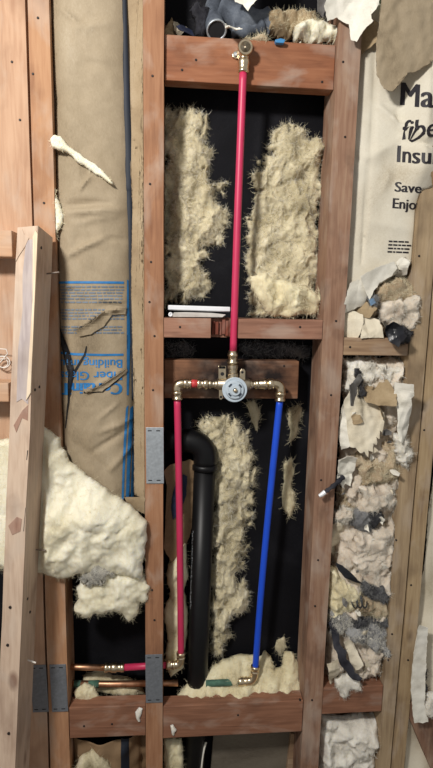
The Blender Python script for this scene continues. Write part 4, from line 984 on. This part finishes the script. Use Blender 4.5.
# below the small block
wool('white wool row right under the short tan block', [(343, 360), (356, 357), (372, 362), (386, 366), (398, 364), (402, 378), (392, 384), (374, 380), (360, 384), (350, 392), (343, 386)], .045, .034, 'wool_white', 'fib_white', 900, lump=.018)
scrap('grey curled paper against the stud under the short block', [(341, 380), (350, 381), (356, 372), (360, 378), (354, 390), (347, 402), (341, 400)], .006, 'paper_grey', amp=.014)
wool('black patch painting a dark hollow among the torn papers under the short block', [(356, 370), (361, 372), (364, 384), (365, 394), (360, 396), (357, 384)], .0, .004, 'wool_dark', 'fib_dark', 150, R=.008, rough=.004, sp=.0025)  # black wool stands in for the shade inside a hollow
scrap('grey-brown paper panel in the middle of the torn papers', [(362, 390), (376, 384), (389, 380), (391, 392), (389, 402), (376, 404), (366, 402)], -.002, 'paper_tan', amp=.012)
ser = [(344, 402), (350, 392), (358, 386), (368, 398), (379, 404), (386, 416), (382, 432), (379, 430), (379, 438), (375, 436), (375, 444), (371, 442), (371, 450), (367, 448), (366, 456), (362, 450), (358, 452), (354, 446), (349, 446), (347, 424)]
scrap('large cream paper with serrated lower edge in the right bay', ser, -.004, 'paper_cream', amp=.011, dyz=.08, folds=14)
scrap('folded tan leaf of paper beside the serrated paper', [(379, 399), (389, 396), (391, 410), (384, 420), (378, 413)], -.008, 'paper_tan', amp=.016)
scrap('white upright paper strip along the tan stud', [(388, 380), (401, 380), (403, 392), (399, 400), (404, 408), (403, 428), (397, 440), (392, 436), (391, 412), (389, 396)], .002, 'paper_white', amp=.016)
scrap('pale tan patch of paper on the serrated paper', [(352, 416), (360, 414), (362, 422), (353, 425)], -.010, 'paper_tan', amp=.003)
scrap('white paper slip left of the serrated paper', [(342, 404), (347, 402), (349, 424), (350, 444), (342, 450), (339, 438)], .008, 'paper_white', amp=.014)
wool('white wool wisp lapping over the tan stud', [(394, 436), (402, 430), (407, 440), (410, 450), (407, 466), (402, 470), (397, 458)], -.004, .016, 'wool_white', 'fib_white', 400)
wool('tan wool layer below the serrated paper', [(356, 450), (368, 456), (380, 440), (396, 440), (399, 462), (394, 476), (376, 480), (358, 484), (354, 466)], .045, .040, 'wad_tan', 'fib_cream', 1100, lump=.010)
scrap('white curled paper strip beside the stud halfway down', [(338, 460), (346, 455), (355, 456), (356, 468), (352, 488), (347, 484), (343, 488), (338, 478)], .000, 'paper_white', amp=.018)
root = thing('frayed_stick', P(330, 486, -.02), 'dark frayed stick with a white tip crossing the stud', 'stick')
obj('shaft', tube([P(343, 477, .004), P(336, 484, -.012), P(328, 490, -.018), P(322, 494, -.020)], lambda t: .006 - .002 * t + .0012 * math.sin(t * 31), 9, smooth_path=2), M['cloth_dark'], root)
obj('tip', tube([P(325, 492, -.021), P(321, 495, -.022), P(319, 496, -.022)], lambda t: .0058 - .002 * t, 9), M['white_metal'], root)
wool('pink-tan wool between white strip and stud', [(338, 486), (350, 486), (358, 480), (362, 500), (354, 512), (338, 508)], .05, .030, 'wad_tan', 'fib_tan', 500)
wool('square pinkish wad in the middle of the right bay', [(358, 484), (372, 481), (392, 481), (394, 496), (390, 504), (380, 508), (364, 513), (356, 506), (360, 496)], .03, .036, 'wad_pink', 'fib_white', 900, lump=.012)
wool('small pinkish wad against the stud in the right bay', [(336, 511), (344, 507), (353, 510), (352, 519), (342, 522), (334, 520)], .02, .022, 'wad_pink', 'fib_white', 300, lump=.008)
wool('grey smudged wool left of the dark hollow', [(352, 512), (364, 508), (372, 514), (370, 528), (358, 530), (352, 524)], .02, .018, 'wool_grey', 'fib_grey', 500)
wool('black patch painting the shaded hole under the square pinkish wad', [(368, 515), (374, 510), (382, 510), (381, 522), (374, 528), (368, 524)], .008, .006, 'wool_dark', 'fib_dark', 200, R=.01, rough=.004, sp=.0025)  # black wool drawn where there is only a shaded hole
scrap('cream paper leaf against the stud below the pinkish wads', [(332, 534), (342, 524), (350, 522), (354, 532), (350, 542), (353, 558), (346, 562), (342, 570), (336, 560), (330, 560), (334, 546)], -.002, 'paper_cream', amp=.018)
wool('broad pinkish wad filling the right bay', [(352, 526), (370, 522), (394, 518), (395, 545), (393, 570), (389, 590), (374, 586), (360, 580), (350, 566), (348, 545)], .04, .040, 'wad_pink', 'fib_white', 1700, lump=.014)
sheet('feather', 'dark feather lying across the pale wool in the right bay', 'feather', [(338, 566), (344, 568), (352, 574), (358, 581), (364, 585), (356, 584), (346, 579), (340, 573)], -.010, M['foil_black'], amp=.008, sp=.005)
wool('dark grey wool below the broad pinkish wad', [(356, 580), (368, 576), (382, 584), (391, 592), (388, 602), (374, 600), (362, 594)], .022, .024, 'wool_dark', 'fib_grey', 700)
wool('cream wool beside the stud below the feather', [(329, 566), (338, 572), (350, 580), (360, 588), (356, 602), (344, 610), (328, 614), (326, 590)], .035, .034, 'wool_cream', 'fib_cream', 900)
wool('tan wool around the black coil', [(350, 592), (364, 592), (384, 598), (390, 606), (384, 616), (366, 616), (352, 612)], .035, .024, 'wad_tan', 'fib_tan', 600)
c = P(351, 602, -.008); pts = []
for k in range(46):
    a = k * .42; pts.append((c.x + k * .00078 + .007 * math.cos(a) * .6, c.y + .009 * math.sin(a), c.z + .011 * math.sin(a)))
tag(obj('coil', tube(pts, .0017, 7), M['foil_black'], None, True, True), 'small black coil of cord in the right bay', 'cord')
wool('grey-white wool below the black coil', [(328, 610), (342, 606), (354, 612), (352, 624), (344, 634), (330, 630)], .03, .028, 'wool_grey', 'fib_white', 700)
wool('pale grey wool tuft against the tan stud near the foot', [(346, 628), (358, 622), (372, 622), (384, 628), (390, 640), (392, 652), (384, 652), (374, 646), (360, 642), (350, 640)], .022, .030, 'wool_grey', 'fib_white', 1000)
wool('dark wool band above the pale grey tuft', [(350, 612), (366, 612), (386, 612), (390, 624), (374, 624), (358, 626), (348, 628)], .03, .022, 'wool_dark', 'fib_grey', 600)
sheet('dark_ribbon', 'dark twisted ribbon hanging above the foot block', 'ribbon', [(330, 628), (336, 626), (341, 634), (340, 644), (345, 650), (346, 658), (352, 664), (354, 670), (361, 675), (356, 679), (349, 675), (344, 668), (339, 664), (338, 654), (334, 648), (335, 638)], -.010, M['cloth_dark'], amp=.016, sp=.0045, edge=.003, folds=9)
scrap('cream paper shard beside the stud above the foot block', [(324, 657), (334, 650), (337, 664), (340, 684), (332, 687), (328, 676)], .004, 'paper_cream', amp=.010)
scrap('cream paper shard right of the dark ribbon', [(345, 644), (355, 643), (357, 650), (362, 662), (354, 671), (350, 660)], .000, 'paper_cream', amp=.012)
scrap('cream paper shard against the tan stud above the foot block', [(368, 656), (374, 660), (381, 655), (382, 668), (379, 682), (364, 674)], .004, 'paper_cream', amp=.012)
scrap('tan paper backing behind the shards above the foot block', [(334, 642), (382, 640), (381, 688), (332, 690)], .05, 'paper_tan', amp=.020)
wool('white wool dab resting on the foot block', [(336, 678), (344, 672), (352, 674), (360, 680), (360, 688), (350, 686), (346, 697), (338, 697)], .004, .014, 'wool_white', 'fib_white', 350, R=.012, rough=.006, sp=.003)
fluff('wool_mass', 'white wool mass under the foot block', 'wool', [(319, 712), (334, 714), (352, 712), (378, 712), (378, 730), (374, 742), (376, 756), (372, 780), (365, 810), (314, 810), (317, 760)], .06, .045, M['wool_white'], M['fib_white'], 1800, R=.035, rough=.02, edge=.004, fl=.014)
rnd = random.Random(21)
for k in range(30):
    t = (k + rnd.random()) / 30; py = 366 + t * 290; xa, xb = 349 - 22 * t, 399 - 18 * t
    px = rnd.uniform(xa, xb); r = rnd.uniform(2.2, 4.6); a0 = rnd.uniform(0, 6.28)
    pg = [(px + r * rnd.uniform(.5, 1.3) * math.cos(a0 - q * 6.283 / 6), py + r * rnd.uniform(.5, 1.3) * math.sin(a0 - q * 6.283 / 6)) for q in range(6)]
    sheet('paper_flake', None, None, pg, rnd.uniform(-.006, .012), M[rnd.choice(('paper_white', 'paper_white', 'paper_cream', 'paper_grey'))], amp=.007, folds=4, sp=.004, rstep=.003, edge=.001, dyx=rnd.uniform(-.5, .5), dyz=rnd.uniform(-.5, .5), parent=lay)
# right edge, beyond the pale stud
def rp_y(x, z): return .02 + noise.noise(Vector((x * 14, 2, z * 7))) * .014
sheet('insulation_batt', 'pale paper batt right of the edge stud', 'insulation', [(442, 380), (490, 380), (470, 700), (450, 800), (403, 800), (408, 720), (414, 640), (424, 560)], .02, M['paper_cream'], yfun=rp_y, sp=.009, smooth=True)
scrap('white paper flap at the lower right edge', [(416, 620), (425, 624), (424, 670), (422, 700), (425, 716), (411, 717), (409, 690), (412, 655)], -.004, 'paper_white', amp=.006)
wool('white wool lump at the lower right corner', [(421, 702), (427, 694), (436, 692), (438, 712), (424, 714)], -.004, .018, 'wool_white', 'fib_white', 250, R=.014, rough=.006, sp=.003)
wool('dark patch painting the shaded hole above the corner wool lump', [(422, 674), (427, 668), (427, 684), (424, 696), (421, 690)], -.004, .004, 'wool_dark', 'fib_dark', 100, R=.008, rough=.003, sp=.0025)  # dark wool paints the shade of a hole here
y0 = .004
a, b = P(404, 706, y0), P(440, 790, y0); d = (b - a).normalized(); n_ = Vector((d.z, 0, -d.x)) * -.075
r_ = thing('brace_board', b, 'reddish diagonal board at the lower right corner', 'board')
obj('plank', prism([a, b, b + n_, a + n_], (0, .03, 0), .0015), M['stud_d'], r_)

# ------------------------------------------------------------------ debris above the top cross board
scrap('crumpled beige paper in the top left of the cavity', [(173, 10), (178, 2), (186, 4), (188, 14), (185, 22), (178, 30), (174, 22)], .03, 'paper_cream', amp=.018)
scrap('olive paper fold beside the stud at the top', [(165, 18), (172, 12), (177, 20), (176, 36), (165, 38)], .04, 'paper_tan', amp=.014)
scrap('dark navy cloth scrap on the cross board left end', [(176, 28), (184, 25), (193, 28), (194, 38), (178, 38)], .035, 'cloth_navy', amp=.012)
wool('dark grey bundle left of the grey hose end', [(192, 12), (200, 7), (210, 10), (212, 28), (206, 38), (192, 38)], .05, .03, 'cloth_dark', 'fib_dark', 200, name='cloth_bundle')
root = thing('grey_hose', P(216, 38, .03), 'grey flexible hose end resting on the cross board', 'hose')
hp = [P(216.5, 30, .012), P(214, 22, .035), P(212, 12, .06), P(216, 0, .09)]
obj('hose_wall', tube(hp, lambda t: .0205 - .003 * t, 20, smooth_path=2), M['cloth_slate'], root, True)
o_ = Vector(hp[0]); dd = (hp[0] - hp[1]).normalized()
obj('hose_mouth', lathe(o_ - dd * .004, dd, [(0, .004), (.005, .0165), (.0055, .0172)], 20), M['slot'], root)
obj('hose_lip', lathe(o_ - dd * .003, dd, [(0, .0205), (.006, .0215), (.007, .0195), (.004, .0172)], 20, cap=False), M['chrome'], root, True)
scrap('white paper cone on the cross board beside the brass outlet', [(226, 24), (230, 26), (238, 34), (240, 40), (224, 41)], .004, 'paper_white', amp=.014)
scrap('white pointed paper hanging down at the top edge', [(226, -50), (266, -50), (258, 4), (252, 10), (246, 16), (242, 8), (234, 5)], .0, 'paper_white', amp=.012)
root = thing('cloth_roll', P(242, 30, .05), 'slate grey cloth roll above the brass outlet', 'cloth')
obj('roll', tube([P(222, 10, .05), P(232, 14, .045), P(246, 22, .04), P(266, 24, .05)], lambda t: .028 + .004 * math.sin(t * 14), 16, smooth_path=2), M['cloth_slate'], root, True)
obj('fold', tube([P(232, 30, .03), P(246, 31, .03), P(264, 26, .035)], lambda t: .014 + .003 * math.sin(t * 17), 14, smooth_path=2), M['cloth_slate'], root, True)
wool('tan rag right of the slate cloth roll', [(264, 16), (276, 12), (294, 11), (314, 14), (318, 28), (300, 36), (280, 40), (266, 38)], .05, .03, 'paper_tan', 'fib_tan', 250, name='rag', lump=.012)
wool('row of cream foam lumps on the cross board right end', [(290, 34), (296, 26), (308, 24), (322, 22), (336, 26), (342, 32), (342, 43), (320, 43), (294, 43)], .035, .030, 'wool_yellow', 'fib_cream', 300, name='foam_lumps', lump=.03, lumpf=36, R=.016)
scrap('grey rag hanging at the top right of the cavity', [(312, -50), (330, -50), (326, 8), (322, 20), (316, 16)], .02, 'paper_grey', amp=.012)
tag(obj('blue_clip', prism([P(275, 39.5, -.004), P(281, 38, -.004), P(285.5, 39.5, -.004), P(284, 43, -.004), P(276, 42.5, -.004)], (0, .012, 0), .0012), M['bit_blue'], None, False, True), 'small blue plastic clip on the cross board', 'clip')
wool('beige debris behind the brass outlet on the board', [(240, 42), (250, 37), (262, 36), (268, 42)], .018, .008, 'wad_tan', 'fib_tan', 120, R=.01, rough=.005, sp=.0025)
